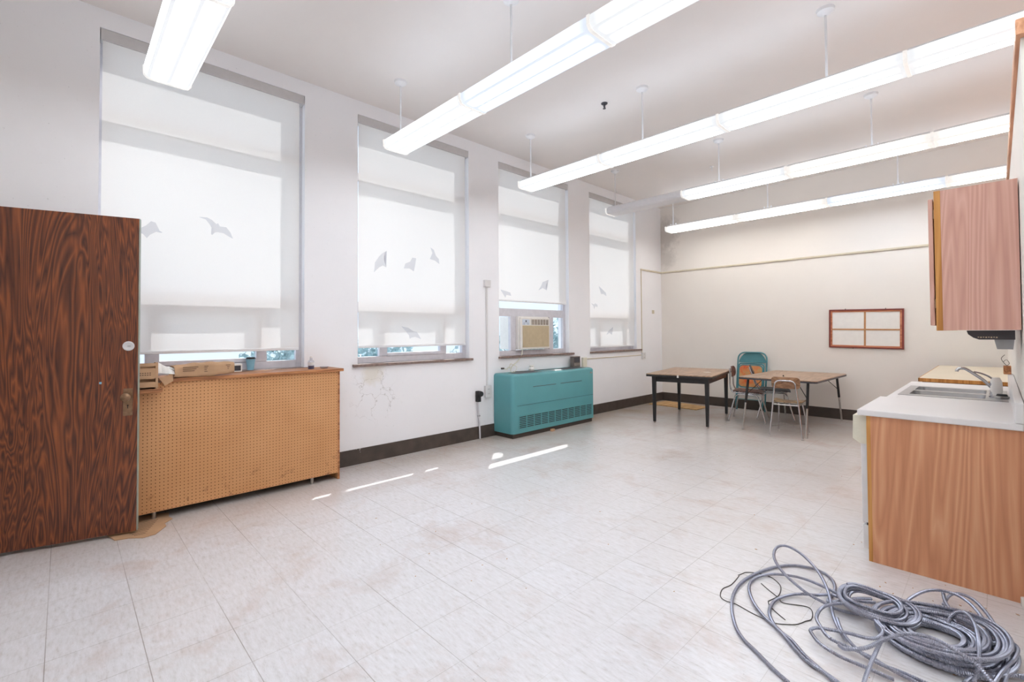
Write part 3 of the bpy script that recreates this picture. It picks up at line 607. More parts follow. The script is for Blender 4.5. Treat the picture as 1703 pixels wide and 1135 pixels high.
for (y0, z0, n, w) in ((.66, 1.125, 3, .10), (.80, 1.128, 4, .06), (.93, 1.13, 3, .05)):
    for k in range(n):
        mb.box(-4.3222, -4.3212, y0, y0 + w * (1 - .12 * k), z0 - .014 * k, z0 - .014 * k + .005)
loc(mb, 'print', 'ink', r)
r = thing('pricing_tag', 'small white box with black print behind the torn package', 'box', (-4.66, 1.09, 1.049))
r.name = 'small_box'
loc(MB().box(-4.68, -4.63, .99, 1.14, 1.0495, 1.12, .003), 'box_body', 'paper', r)
loc(MB().box(-4.6298, -4.6292, 1.07, 1.13, 1.06, 1.105).box(-4.6298, -4.6292, 1.0, 1.02, 1.095, 1.11), 'print', 'darkgrey', r)
r = thing('paper_cup', 'pale blue paper coffee cup with a black lid on the window sill', 'cup', (-4.725, 1.232, 1.054))
MB().lathe([(0, .001), (.026, .001), (.038, .100), (.039, .103)], n=24).build('cup_body', 'cup', r, smooth=True)
MB().lathe([(.0405, .100), (.041, .106), (.036, .108), (.035, .116), (0, .116)], n=24).build('lid', 'black', r, smooth=True)
r = thing('glass_bottle', 'small clear bottle with dark blue liquid at the shelf end', 'bottle', (-4.49, 1.685, 1.0485))
MB().lathe([(0, .0), (.026, .0), (.028, .004), (.028, .065), (.024, .078), (.012, .086), (.011, .105), (.012, .106)], n=24).build('bottle_body', 'bottle_glass', r, smooth=True)
MB().lathe([(0, .002), (.0255, .002), (.0255, .030), (0, .030)], n=24).build('liquid', 'blue', r, smooth=True)
MB().lathe([(.0285, .038), (.0285, .062)], n=24).build('label_wrap', 'silver_box' if False else 'raceway', r, smooth=True)
MB().lathe([(.011, .106), (.009, .118), (0, .12)], n=12).build('cap', 'ac_white', r, smooth=True)
r = thing('glass_dish', 'shallow clear dish right of the small bottle', 'dish', (-4.47, 1.80, 1.0485))
MB().lathe([(0, .001), (.032, .001), (.040, .018), (.038, .018), (.031, .005), (0, .005)], n=24).build('dish_body', 'bottle_glass', r, smooth=True)
MB().lathe([(.028, .006), (.034, .012), (.030, .014), (0, .010)], n=10).build('crumpled_foil', 'steel', r)

# ---------------- teal convector heater ----------------
HXF, HY0, HY1, HT = -4.34, 4.175, 5.935, .832
r = thing('convector_heater', 'teal metal convector heater with louvred front under the air conditioner', 'heater', (-4.52, 5.05, 0))
pf = rrect(XL + .004, HXF, HY0, HY1, .045, 5)
pf = [(x, y) for x, y in pf]
mb = MB()
# body: rounded in plan at the room corners and along the top front edge
sec = []
N = 9
plan = [(XL + .003, HY0)] + [(HXF - .05 + .05 * math.sin(a), HY0 + .05 - .05 * math.cos(a)) for a in [math.pi / 2 * k / N for k in range(N + 1)]] + \
       [(HXF - .05 + .05 * math.cos(a), HY1 - .05 + .05 * math.sin(a)) for a in [math.pi / 2 * k / N for k in range(N + 1)]] + [(XL + .003, HY1)]
levels = [(.062, 0.0), (.80, 0.0), (.815, .006), (.826, .016), (HT, .034)]
rings = []
cxm, cym = -4.6, 5.055
for z, ins in levels:
    ring = []
    for (x, y) in plan:
        nx = x - ins if x > XL + .1 else x; ny = y + ins * (1 if y < cym else -1) * (1 if (abs(y - HY0) < .12 or abs(y - HY1) < .12) else 0)
        ring.append(mb.bm.verts.new((nx, ny, z)))
    rings.append(ring)
for a_, b_ in zip(rings, rings[1:]):
    for k in range(len(plan) - 1): mb.bm.faces.new((a_[k], a_[k + 1], b_[k + 1], b_[k]))
    mb.bm.faces.new((a_[-1], a_[0], b_[0], b_[-1]))
mb.bm.faces.new(rings[0][::-1]); mb.bm.faces.new(rings[-1])
loc(mb, 'casing', 'teal', r, smooth=True, ang=50)
loc(MB().box(XL + .003, HXF - .03, HY0 + .03, HY1 - .03, 0, .062), 'plinth', 'base', r)
GY0, GY1 = 4.29, 5.862
loc(MB().box(HXF - .002, HXF + .0006, GY0, GY1, .122, .282), 'louvre_recess', 'black', r)
ncol, nrow = 11, 7
mb = MB()
for k in range(ncol + 1):
    y = GY0 + (GY1 - GY0) * k / ncol; mb.box(HXF + .0007, HXF + .003, y - .009, y + .009, .122, .282)
for k in range(nrow + 1):
    z = .122 + .16 * k / nrow; mb.box(HXF + .0007, HXF + .0042, GY0, GY1, z - .0055, z + .0055)
loc(mb, 'louvres', 'teal', r)
loc(MB().box(HXF - .002, HXF + .0008, 4.26, 5.93 - .03, .419, .4225), 'panel_seam', 'black', r)
for y0, y1 in ((4.56, 5.03), (5.13, 5.62)):
    loc(MB().box(HXF - .002, HXF + .0009, y0, y1, .646, .653), 'slot', 'base', r)
loc(MB().box(HXF + .0002, HXF + .0015, 5.83, 5.875, .745, .77), 'maker_plate', 'chrome_worn', r)
loc(MB().box(-4.60, -4.40, 4.34, 4.80, HT, HT + .002).box(-4.60, -4.40, 5.28, 5.80, HT, HT + .002), 'top_grille', 'darkgrey', r)
tag(MB().box(-.018, .018, -.03, .03, 0, .028).build('torn_tape', 'card', origin=None), 'small torn scrap of brown tape under the heater front', 'scrap').location = (-4.335, 4.945, .0)

# air conditioner in the third window
ax, ay0, ay1, az0, az1 = -4.70, 4.672, 5.312, 1.135, 1.612
r = thing('air_conditioner', 'off white window air conditioner with beige grille above the teal heater', 'air conditioner', (-4.80, 4.99, az0))
loc(MB().box(-5.12, ax - .03, ay0, ay1, az0, az1, .006), 'casing', 'ac_white', r)
loc(MB().box(ax - .03, ax, ay0 + .018, ay1, az0 + .002, az1 - .014, .010, 3), 'front_cover', 'ac_white', r)
loc(MB().box(ax - .001, ax + .004, ay0 + .055, ay1 - .02, az0 + .03, az0 + .345, .002), 'intake_grille', 'beige', r)
mb = MB()
for k in range(26): mb.box(ax + .0042, ax + .0065, ay0 + .06, ay1 - .025, az0 + .038 + k * .0117, az0 + .044 + k * .0117)
for k in (2, 4, 6): mb.box(ax + .0042, ax + .0060, ay0 + .055 + k * .0705, ay0 + .057 + k * .0705, az0 + .032, az0 + .343)
loc(mb, 'grille_slats', 'beige', r)
loc(MB().box(ax - .001, ax + .003, ay0 + .05, ay0 + .20, az0 + .355, az0 + .435, .002), 'control_panel', 'ac_panel', r)
loc(MB().lathe([(.012, 0), (.010, .006), (0, .007)], (ax + .003, ay0 + .125, az0 + .408), 12, 'x').box(ax + .003, ax + .0036, ay0 + .07, ay0 + .18, az0 + .385, az0 + .388).box(ax + .003, ax + .0036, ay0 + .07, ay0 + .10, az0 + .365, az0 + .37).box(ax + .003, ax + .0036, ay0 + .15, ay0 + .18, az0 + .365, az0 + .37), 'control_knob', 'darkgrey', r)
loc(MB().box(ax - .001, ax + .001, ay0 + .235, ay1 - .025, az0 + .355, az0 + .435), 'air_outlet', 'ac_dark', r)
mb = MB()
for k in range(7): mb.box(ax + .001, ax + .005, ay0 + .235 + k * .0618, ay0 + .242 + k * .0618, az0 + .355, az0 + .435)
for k in range(4): mb.box(ax + .001, ax + .003, ay0 + .235, ay1 - .025, az0 + .362 + k * .02, az0 + .366 + k * .02)
loc(mb, 'outlet_vanes', 'ac_white', r)
loc(MB().tube([(-4.70, 4.72, 1.135), (-4.685, 4.69, 1.06), (-4.685, 4.62, .985), (-4.675, 4.52, .93), (-4.665, 4.45, .89), (-4.65, 4.40, .905), (-4.64, 4.36, .88), (-4.64, 4.30, .895)], .0055, 6, smooth=5)
    .tube([(-4.66, 4.47, .90), (-4.64, 4.43, .845), (-4.63, 4.50, .84), (-4.64, 4.55, .90), (-4.66, 4.50, .93), (-4.65, 4.44, .95), (-4.65, 4.42, .90)], .004, 6, smooth=5), 'power_cord', 'cream', r, smooth=True)
loc(MB().box(-4.655, -4.625, 4.26, 4.30, .884, .906, .003), 'plug', 'base', r)
tag(MB().tube([(0, 0, .004), (.1, .25, .004), (.07, .5, .004), (.12, .8, .004), (.1, 1.1, .004)], .004, 6, smooth=6).build('thin_cable', 'base', smooth=True), 'thin dark cable lying along the top of the heater', 'cable').location = (-4.66, 4.50, HT + .001)
tag(MB().lathe([(.0, .001), (.035, .004), (.05, .03), (.03, .055), (.035, .075), (.012, .088), (0, .085)], n=7).build('crumpled_paper', 'paper'), 'crumpled white paper standing on the heater top', 'paper').location = (-4.60, 4.80, HT)
tag(MB().box(-.05, .05, -.075, .075, .0, .004, .001).build('paper_note', 'paper'), 'flat white paper sheet on the heater top', 'paper').location = (-4.42, 5.13, HT + .001)
r = thing('thermostat_box', 'dark grey metal control box standing at the right end of the heater top', 'control box', (-4.62, 5.82, HT))
MB().box(-.035, .035, -.085, .085, .0, .168, .004).build('box_body', 'silver_box', r)
MB().box(.035, .0362, -.07, .07, .075, .155).build('dial_window', 'darkgrey', r)
MB().box(.035, .037, -.07, .07, .02, .06, .002).build('cover_plate', 'chrome_worn', r)

# wall fittings on the window wall
def plate(name, label, cat, y0, y1, z0, z1, d=.03, mat='raceway', slots=True):
    r = thing(name, label, cat, (XL, (y0 + y1) / 2, (z0 + z1) / 2))
    MB().box(0, d, (y0 - y1) / 2, (y1 - y0) / 2, (z0 - z1) / 2, (z1 - z0) / 2, .003).build('box_body', mat, r)
    if slots:
        mb = MB()
        for zz in (-.03, .03): mb.box(d, d + .0006, -.012, -.008, zz - .008, zz + .008).box(d, d + .0006, .008, .012, zz - .008, zz + .008)
        mb.build('socket_slots', 'darkgrey', r)
    return r
plate('junction_box', 'white surface junction box on top of the vertical raceway between second and third windows', 'junction box', 4.0, 4.10, 1.99, 2.08, .04, slots=False)
plate('wall_outlet', 'white surface outlet box left of the teal heater', 'outlet', 4.0, 4.105, .53, .68, .04)
r = thing('conduit_raceway', 'thin white vertical raceway between second and third windows', 'raceway', (XL, 4.05, .68))
MB().box(0, .018, -.012, .012, 0, 1.31, .003).build('channel', 'raceway', r)
r = thing('conduit_raceway', 'thin cream raceway running under the farthest window', 'raceway', (XL, 7.06, .93))
MB().box(0, .012, -.86, .86, 0, .014, .002).build('channel', 'rail', r)
plate('wall_outlet', 'small cream wall box right of the heater control box', 'outlet', 6.09, 6.19, .815, .965, .035, 'cream', False)
plate('wall_outlet', 'small white wall box at the right end of the low raceway', 'outlet', 7.93, 8.04, .86, .985, .035, slots=True)
r = thing('conduit_raceway', 'tall cream raceway rising to the picture rail near the far corner', 'raceway', (XL, 7.95, .985))
MB().box(0, .012, -.008, .008, 0, 1.57, .002).build('channel', 'rail', r)
tag(MB().box(0, .006, -.04, .04, -.035, .035, .002).build('wall_plate', 'rail', origin=None), 'small yellowish blank plate beside the far corner', 'wall plate').location = (XL, 8.39, 1.77)
r = thing('appliance_plug', 'black angled heavy plug in the low wall socket left of the heater', 'plug', (XL, 3.882, .555))
MB().box(0, .055, -.027, .027, -.07, .07, .006).build('plug_body', 'rubber', r)
MB().lathe([(.034, 0), (.034, .03), (0, .03)], (.055, .006, .035), 16, 'x').build('plug_head', 'rubber', r, smooth=True)
MB().tube([(.02, 0, -.07), (.02, .004, -.20), (.022, .022, -.36), (.025, .028, -.553)], .0115, 10, smooth=5).build('grey_cable', 'alu_paint', r, smooth=True)
MB().box(.005, .034, .0, .03, -.262, -.245, .003).build('cable_clip', 'alu', r)

# ---------------- framed panel on the far wall ----------------
r = thing('picture_frame', 'empty red wooden frame with a tan cross dividing it into four white panes', 'frame', (-1.382, YB, 1.405))
r.rotation_euler = (0, math.radians(1.0), 0)
fw, fh = .455, .296
MB().box(-fw + .02, fw - .02, -.010, -.004, -fh + .02, fh - .02).build('backing_paper', 'paper', r)
MB().box(-fw, fw, -.028, -.002, fh - .02, fh, .003).box(-fw, fw, -.028, -.002, -fh, -fh + .02, .003).box(-fw, -fw + .02, -.0275, -.002, -fh + .0195, fh - .0195).box(fw - .022, fw, -.0275, -.002, -fh + .0195, fh - .0195).build('frame_rim', 'red_frame', r)
MB().box(-fw + .02, fw - .022, -.018, -.008, fh - .042, fh - .02).box(-fw + .02, fw - .022, -.018, -.008, -fh + .02, -fh + .042).box(-fw + .02, -fw + .042, -.0175, -.008, -fh + .042, fh - .042).box(fw - .046, fw - .022, -.0175, -.008, -fh + .042, fh - .042).build('inner_border', 'orange_frame', r)
MB().box(-.012, .012, -.016, -.009, -fh + .04, fh - .04).build('cross_strip', 'tan_strip', r); MB().box(-fw + .04, fw - .046, -.0165, -.0095, -.022, .0).build('cross_strip', 'tan_strip', r)
MB().box(-.25, -.24, -.01, -.003, fh, fh + .012).box(.24, .25, -.01, -.003, fh, fh + .012).box(-.15, -.142, -.01, -.003, -fh - .01, -fh).build('hanging_tab', 'darkgrey', r)

# ---------------- tables ----------------
r = thing('work_table', 'square topped brown table with black tapered legs by the window wall', 'table', (-3.375, 7.19, 0), math.radians(-0.0 + 10.5))
hw, hl = .47, .74
MB().box(-hw, hw, -hl, hl, .735, .748, .002).build('tabletop', 'tabletop', r)
MB().box(-hw - .002, hw + .002, -hl - .002, hl + .002, .704, .7345, .006).build('edge_band', 'black', r)
MB().box(-.39, .39, -.655, -.635, .625, .704).box(-.39, .39, .635, .655, .625, .704).box(-.395, -.375, -.65, .65, .625, .704).box(.375, .395, -.65, .65, .625, .704).build('apron', 'black', r)
for sx in (-1, 1):
    for sy in (-1, 1):
        mb = MB(); cx, cy = sx * .38, sy * .645
        A = [(cx + a * .028, cy + b * .028, .704) for a, b in ((-1, -1), (1, -1), (1, 1), (-1, 1))]; B = [(cx + a * .018, cy + b * .018, .02) for a, b in ((-1, -1), (1, -1), (1, 1), (-1, 1))]
        va = [mb.bm.verts.new(q) for q in A]; vb = [mb.bm.verts.new(q) for q in B]
        mb.bm.faces.new(va); mb.bm.faces.new(vb[::-1])
        for k in range(4): mb.bm.faces.new((va[k], va[(k + 1) % 4], vb[(k + 1) % 4], vb[k]))
        lg = mb.build('leg', 'black', r)
        MB().cyl((cx, cy, 0), (cx, cy, .02), .016, n=10).build('glide', 'chrome_worn', lg)
MB().box(-.012, .012, -hl - .0045, -hl - .001, .704, .744).build('tape', 'paper', r)
tag(MB().prism([(0, 0), (.09, .01), (.10, .05), (.03, .07), (-.01, .04)], 0, .002).build('paper_scrap', 'paper'), 'small white paper scrap on the black-legged table', 'paper').location = (-3.16, 7.14, .7485)

r = thing('activity_table', 'brown rectangular activity table with splayed black and chrome legs', 'table', (-2.09, 7.76, 0), math.radians(-1.5))
hw, hl = .49, .775
MB().prism(rrect(-hw, hw, -hl, hl, .05), .718, .728).build('tabletop', 'tabletop', r)
MB().prism(rrect(-hw - .002, hw + .002, -hl - .002, hl + .002, .052), .695, .7178).build('edge_band', 'darkgrey', r)
for sx in (-1, 1):
    for sy in (-1, 1):
        t0 = Vector((sx * .375, sy * .70, .69)); t1 = Vector((sx * .39, sy * .865 if sy > 0 else sy * .87, 0)); mid = t0.lerp(t1, .47)
        lg = MB().cyl(t0, mid, .0165, n=12).box(t0.x - .05, t0.x + .05, t0.y - .03, t0.y + .03, .690, .6945).build('leg', 'black', r, smooth=True)
        MB().cyl(mid, t1 + Vector((0, 0, .012)), .0125, n=12).build('leg_extension', 'chrome_worn', lg, smooth=True)
        MB().lathe([(.018, 0), (.018, .008), (.008, .018), (0, .018)], tuple(t1), 12).build('foot', 'chrome_worn', lg)
        MB().cyl(t0.lerp(t1, .30), (t0.x - sx * .16, t0.y - sy * .10, .693), .005, n=6).build('brace', 'black', lg)
tag(MB().lathe([(.008, 0), (.008, .018), (0, .02)], n=10).build('small_peg', 'black'), 'tiny black peg standing on the activity table', 'peg').location = (-2.13, 7.42, .7285)
tag(MB().box(-.08, .08, -.02, .02, 0, .002).build('paper_scrap', 'paper'), 'white paper strip on the activity table behind the front chair', 'paper').location = (-2.04, 7.12, .7285)

# ---------------- chairs ----------------
def plate_back(w, h, r_, curve, z0, lean, n=10):
    """rounded plywood back, curved in plan, facing +y"""
    mb = MB(); P = rrect(-w / 2, w / 2, 0, h, r_, 6); vs0, vs1 = [], []
    cen0 = mb.bm.verts.new((0, curve * 0, z0 + h / 2)); 
    for (x, z) in P:
        y = curve * (x / (w / 2)) ** 2 - lean * (z / h)
        vs0.append(mb.bm.verts.new((x, y, z0 + z))); vs1.append(mb.bm.verts.new((x, y + .012, z0 + z)))
    cen1 = mb.bm.verts.new((0, .012 - lean / 2, z0 + h / 2)); cen0.co.y = -lean / 2
    N = len(P)
    for k in range(N):
        mb.bm.faces.new((vs0[k], vs0[(k + 1) % N], cen0)); mb.bm.faces.new((vs1[(k + 1) % N], vs1[k], cen1)); mb.bm.faces.new((vs0[(k + 1) % N], vs0[k], vs1[k], vs1[(k + 1) % N]))
    return mb
def seat_plate(w, d, y0, z, r_=.06, dip=.012):
    P = rrect(-w / 2, w / 2, y0, y0 + d, r_, 6); mb = MB(); N = len(P)
    def hz(x, y): return z + .014 * abs(x / (w / 2)) ** 2 - .02 * max(0, (y - y0) / d - .8) / .2
    a = [mb.bm.verts.new((x, y, hz(x, y))) for x, y in P]; b = [mb.bm.verts.new((x, y, hz(x, y) - .013)) for x, y in P]
    ca = mb.bm.verts.new((0, y0 + d / 2, z - dip * .3)); cb = mb.bm.verts.new((0, y0 + d / 2, z - dip * .3 - .013))
    for k in range(N):
        mb.bm.faces.new((a[k], a[(k + 1) % N], ca)); mb.bm.faces.new((b[(k + 1) % N], b[k], cb)); mb.bm.faces.new((a[(k + 1) % N], a[k], b[k], b[(k + 1) % N]))
    return mb
# front chair: arched chrome rear frame, back to the camera
r = thing('school_chair', 'small wooden school chair with an arched chrome frame, its back to the camera', 'chair', (-1.905, 6.705, 0), math.radians(5), 'school chairs round the tables')
U = rounded([(-.185, -.01, .02), (-.150, .0, .40), (-.112, -.02, .738), (.112, -.02, .738), (.150, .0, .40), (.185, -.01, .02)], .06, 7)
MB().tube(U, .0105, 10).build('back_frame', 'chrome', r, smooth=True)
plate_back(.325, .148, .04, .03, .635, .02).build('backrest', 'chair_wood', r); r.children[-1].location = (0, .0, 0)
seat_plate(.35, .36, .04, .458).build('seat', 'seat_wood', r, smooth=True, ang=50)
MB().tube(rounded([(-.148, .0, .43), (-.14, .33, .425), (.14, .33, .425), (.148, .0, .43)], .05), .009, 8).tube([(-.150, .005, .425), (.150, .005, .425)], .009, 8).build('seat_frame', 'chrome_worn', r, smooth=True)
for sx in (-1, 1):
    lg = MB().tube([(sx * .135, .30, .425), (sx * .18, .47, .02)], .0095, 10).build('leg', 'chrome', r, smooth=True)
    MB().lathe([(.017, 0), (.017, .006), (.008, .02), (0, .02)], (sx * .18, .472, 0), 12).build('foot', 'chrome_worn', lg)
    MB().lathe([(.017, 0), (.017, .006), (.008, .02), (0, .02)], (sx * .185, -.01, 0), 12).build('foot', 'chrome_worn', r)
MB().tube([(-.178, .06, .125), (0, .22, .145), (.166, .42, .125)], .004, 6, smooth=4).tube([(.178, .06, .125), (0, .22, .145), (-.166, .42, .125)], .004, 6, smooth=4).build('cross_rod', 'chrome_worn', r, smooth=True)

def side_chair(label, loc_, rz, sc_=1.0, back='chair_dark', seat='chair_dark', backw=.30, lean=0.0):
    r = thing('school_chair', label, 'chair', loc_, rz, 'school chairs round the tables')
    for sx in (-1, 1):
        MB().tube(rounded([(sx * .115, -.235 - lean, .80), (sx * .15, -.235 - lean * .25, .52), (sx * .165, -.20, .435), (sx * .165, .17, .43)], .06, 6), .0105, 10).build('back_post', 'chrome', r, smooth=True)
        lg = MB().tube(rounded([(sx * .225, -.245, .015), (sx * .172, -.15, .41), (sx * .172, .15, .41), (sx * .225, .255, .015)], .06, 6), .0105, 10).build('leg_frame', 'chrome', r, smooth=True)
        for yy in (-.247, .257): MB().lathe([(.017, 0), (.017, .006), (.009, .018), (0, .018)], (sx * .226, yy, 0), 12).build('foot', 'chrome_worn', lg)
    MB().tube([(-.168, -.1, .418), (.168, -.1, .418)], .008, 8).tube([(-.168, .1, .418), (.168, .1, .418)], .008, 8).build('cross_tube', 'chrome_worn', r)
    bk = plate_back(backw, .165, .07, .03 if lean == 0 else .005, .665, .01 + lean * .5).build('backrest', back, r); bk.location = (0, -.232 - lean * .5, 0)
    seat_plate(.38, .42, -.205, .452).build('seat', seat, r, smooth=True, ang=50)
    return r
c2 = side_chair('dark brown school chair turned sideways between the two tables', (-2.70, 7.68, 0), math.radians(-90 + 11.5))
c3 = side_chair('dark seated chrome chair half hidden under the activity table, its back post slanting up', (-2.47, 8.17, 0), math.radians(-90 + 17), back='darkgrey', seat='darkgrey', backw=.24, lean=.12)

# folded teal chair against the far wall
r = thing('folding_chair', 'teal metal folding chair with an orange painted seat folded against the far wall', 'chair', (-2.965, 8.50, 0))
r.rotation_euler = (math.radians(-9.5), 0, 0)
MB().tube(rounded([(-.235, 0, .015), (-.235, 0, .99 + .03), (.235, 0, .99 + .03), (.235, 0, .015)], .13, 9), .0125, 10).build('back_frame', 'teal_chair', r, smooth=True)
MB().tube(rounded([(-.205, -.03, .015), (-.205, -.03, .82), (.205, -.03, .82), (.205, -.03, .015)], .05, 6), .011, 10).build('front_leg_frame', 'teal_chair', r, smooth=True)
mb = MB()
def bkf(u, v):
    x = -.222 + .444 * u; zt = 1.015 - .14 * max(0, abs(x) / .222 - .45) ** 2 / .3; z0 = .845
    return (x, .012 - .025 * (1 - (x / .222) ** 2) * 0 + .012 * (1 - (x / .222) ** 2), z0 + (zt - z0) * v)
mb.grid(bkf, 12, 4, .004, (0, -1, 0)); mb.build('backrest', 'teal_chair', r, smooth=True)
MB().prism(rrect(-.20, .20, .40, .80, .07), -.052, -.038, 'y').build('seat_rim', 'teal_chair', r)
MB().prism(rrect(-.183, .183, .417, .783, .06), -.0535, -.0522, 'y').build('seat_paint', 'seat_paint', r)['label'] = 'orange and tan painted seat'
MB().tube([(-.205, -.03, .2), (.205, -.03, .2)], .007, 8).tube([(-.235, 0, .3), (.235, 0, .3)], .007, 8).build('cross_bar', 'teal_chair', r)

tag(MB().prism([(-4.62, 8.05), (-3.67, 7.985), (-3.655, 8.45), (-4.56, 8.60)], .001, .013).build('hardboard_sheet', 'brown_board'), 'tan hardboard sheet lying on the floor under the black-legged table', 'board')
mb = MB().prism([(-4.52, .44), (-4.46, .60), (-4.36, .585), (-4.30, .60), (-4.24, .545), (-4.17, .545), (-4.05, .47), (-4.04, .40), (-4.10, .33), (-4.12, .26), (-4.30, .22), (-4.55, .25)], .001, .006)
r = thing('cardboard_scrap', 'torn flat piece of brown cardboard on the floor at the foot of the door', 'cardboard', (-4.3, .42, 0)); loc(mb, 'sheet', 'card', r)
mb = MB()
for k in range(9): mb.box(-4.36 + k * .03, -4.352 + k * .03, .34 + .01 * (k % 3), .52 - .012 * k, .0061, .0066)
loc(mb, 'print', 'ink', r)

# ---------------- kitchen units along the partition ----------------
CF = -.54
r = thing('sink_cabinet', 'oak laminate base cabinet end panel under the white counter', 'cabinet', (-.22, 4.6, 0))
loc(MB().box(CF, PX - .004, 3.487, 3.507, 0, .8665), 'side_panel', 'oak', r)
loc(MB().box(CF - .0165, CF + .004, 3.4868, 3.5075, 0, .8665, .001), 'edge_strip', 'oak_edge', r)
loc(MB().box(CF + .01, PX - .004, 4.17, 5.70, .10, .70).box(CF + .01, PX - .004, 4.17, 4.185, .7, .8665).box(CF + .01, PX - .004, 5.685, 5.70, .7, .8665).box(CF + .01, CF + .028, 4.185, 5.685, .70, .8665).box(CF + .07, PX - .004, 4.17, 5.70, 0, .10), 'body', 'oak', r)
for k in range(3):
    d = loc(MB().box(CF - .012, CF + .0095, 4.19 + k * .50, 4.67 + k * .50, .13, .84, .002), 'door', 'oak', r)
r = thing('dishwasher', 'white dishwasher with a projecting cream control panel under the counter', 'dishwasher', (-.3, 3.84, 0))
loc(MB().box(-.545, PX - .004, 3.515, 4.16, .02, .8655), 'body', 'white', r)
loc(MB().box(-.592, -.5455, 3.53, 4.145, .212, .688, .004), 'door', 'white', r)
loc(MB().prism([(-.5455, .862), (-.628, .858), (-.632, .715), (-.596, .689), (-.5455, .689)], 3.525, 4.15, 'y'), 'control_panel', 'cream', r)
loc(MB().box(-.590, -.5455, 3.53, 4.145, .055, .196, .004), 'kick_plate', 'white', r)
loc(MB().box(-.570, -.5455, 3.53, 4.145, .197, .211), 'gap_strip', 'darkgrey', r)
r = thing('countertop', 'white laminate countertop with backsplash holding the sink', 'countertop', (-.25, 4.6, .867))
mb = MB()
sx0, sx1, sy0, sy1 = -.505, .03, 4.50, 5.24
mb.box(-.598, PX - .004, 3.47, 4.27, .8675, .903, .006, 3)
mb.box(-.566, sx0, 4.27, 5.72, .8675, .9, .004); mb.box(sx1, PX - .004, 4.27, 5.72, .8675, .9); mb.box(sx0, sx1, 4.27, sy0, .8675, .9); mb.box(sx0, sx1, sy1, 5.72, .8675, .9)
loc(mb, 'slab', 'counter', r)
loc(MB().box(.054, PX - .003, 3.47, 5.72, .9032, 1.008, .005), 'backsplash', 'counter', r)
loc(MB().box(PX - .003, PX - .0005, 3.472, 5.72, .86, 1.0), 'dark_gap', 'darkgrey', r)  # dark strip painted in for the shaded gap behind the backsplash
r = thing('kitchen_sink', 'stainless steel double bowl sink set in the white counter', 'sink', (-.24, 4.87, .9))
mb = MB(); b1 = (-.465, -.065, 4.56, 4.84); b2 = (-.465, -.065, 4.92, 5.19)
ox0, ox1, oy0, oy1 = -.522, .044, 4.487, 5.258
mb.box(ox0, b1[0], oy0, oy1, .9005, .9045); mb.box(b1[1], ox1, oy0, oy1, .9005, .9045)
mb.box(b1[0], b1[1], oy0, b1[2], .9005, .9045); mb.box(b1[0], b1[1], b1[3], b2[2], .9005, .9045); mb.box(b1[0], b1[1], b2[3], oy1, .9005, .9045)
loc(mb, 'rim', 'steel', r)
for b in (b1, b2):
    P0 = rrect(b[0], b[1], b[2], b[3], .045, 5); P1 = rrect(b[0] + .02, b[1] - .02, b[2] + .02, b[3] - .02, .05, 5); mb = MB()
    a_ = [mb.bm.verts.new((x, y, .903)) for x, y in P0]; c_ = [mb.bm.verts.new((x, y, .76)) for x, y in P1]; N = len(P0)
    for k in range(N): mb.bm.faces.new((a_[k], a_[(k + 1) % N], c_[(k + 1) % N], c_[k]))
    mb.bm.faces.new(c_)
    bw = loc(mb, 'bowl', 'steel', r, smooth=True, ang=60)
    MB().lathe([(.04, .7615), (.036, .764), (0, .763)], ((b[0] + b[1]) / 2, (b[2] + b[3]) / 2, 0), 20).build('drain', 'chrome', bw)
r = thing('kitchen_faucet', 'chrome single lever faucet with a long angled spout', 'faucet', (-.02, 4.80, .9045))
MB().prism(rrect(-.03, .03, -.12, .12, .029), 0, .010, 'z').build('base_plate', 'chrome', r)
MB().lathe([(.026, .01), (.024, .05), (.026, .085), (.022, .108), (0, .115)], n=20).build('body', 'chrome', r, smooth=True)
MB().tube([(-.015, 0, .06), (-.06, 0, .115), (-.13, 0, .175), (-.155, 0, .19), (-.178, 0, .190), (-.192, 0, .176), (-.194, 0, .165)], .0105, 12, smooth=4).build('spout', 'chrome', r, smooth=True)
MB().tube([(0, 0, .112), (-.03, 0, .14), (-.07, 0, .16), (-.105, 0, .168)], .006, 8, smooth=4, radii=None).build('lever', 'chrome', r, smooth=True)
tag(MB().lathe([(.001, .128), (.018, .124), (.027, .10), (.029, .05), (.028, .012), (.030, .010), (.033, .05), (.031, .105), (.02, .132), (0, .135)], n=14).build('white_rag', 'paper', smooth=True), 'white rag wrapped over the faucet body', 'cloth').location = (-.012, 4.80, .9045)
r = thing('sink_strainer', 'dark round sink strainer lying beside the faucet', 'strainer', (.015, 4.66, .9046))
MB().lathe([(0, .0), (.034, .0), (.038, .012), (.036, .016), (0, .018)], n=20).build('basket', 'chrome_worn', r, smooth=True)
MB().lathe([(.030, .018), (.024, .03), (0, .032)], n=16).build('rubber_top', 'rubber', r, smooth=True)
r = thing('back_counter', 'cream topped oak counter in the far right corner', 'counter', (-.23, 7.4, 0))
loc(MB().box(-.53, PX - .004, 6.21, 8.54, .09, .82).box(-.47, PX - .004, 6.21, 8.54, 0, .09), 'body', 'oak', r)
loc(MB().box(-.55, PX - .004, 6.19, 7.13, .868, .9).box(-.55, PX - .004, 7.133, 8.56, .868, .9), 'top', 'counter_back', r)
loc(MB().box(-.556, PX - .004, 6.18, 6.19, .866, .9).box(-.558, -.55, 6.18, 8.56, .866, .9), 'edge_strip', 'oak_edge', r)
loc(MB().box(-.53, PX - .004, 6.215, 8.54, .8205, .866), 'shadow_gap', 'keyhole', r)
r = thing('wood_block', 'small brown wooden block at the wall end of the far counter', 'block', (.05, 5.66, 1.009))
MB().box(-.02, .025, -.035, .035, 0, .07, .003).build('block_body', 'shelf_wood', r)
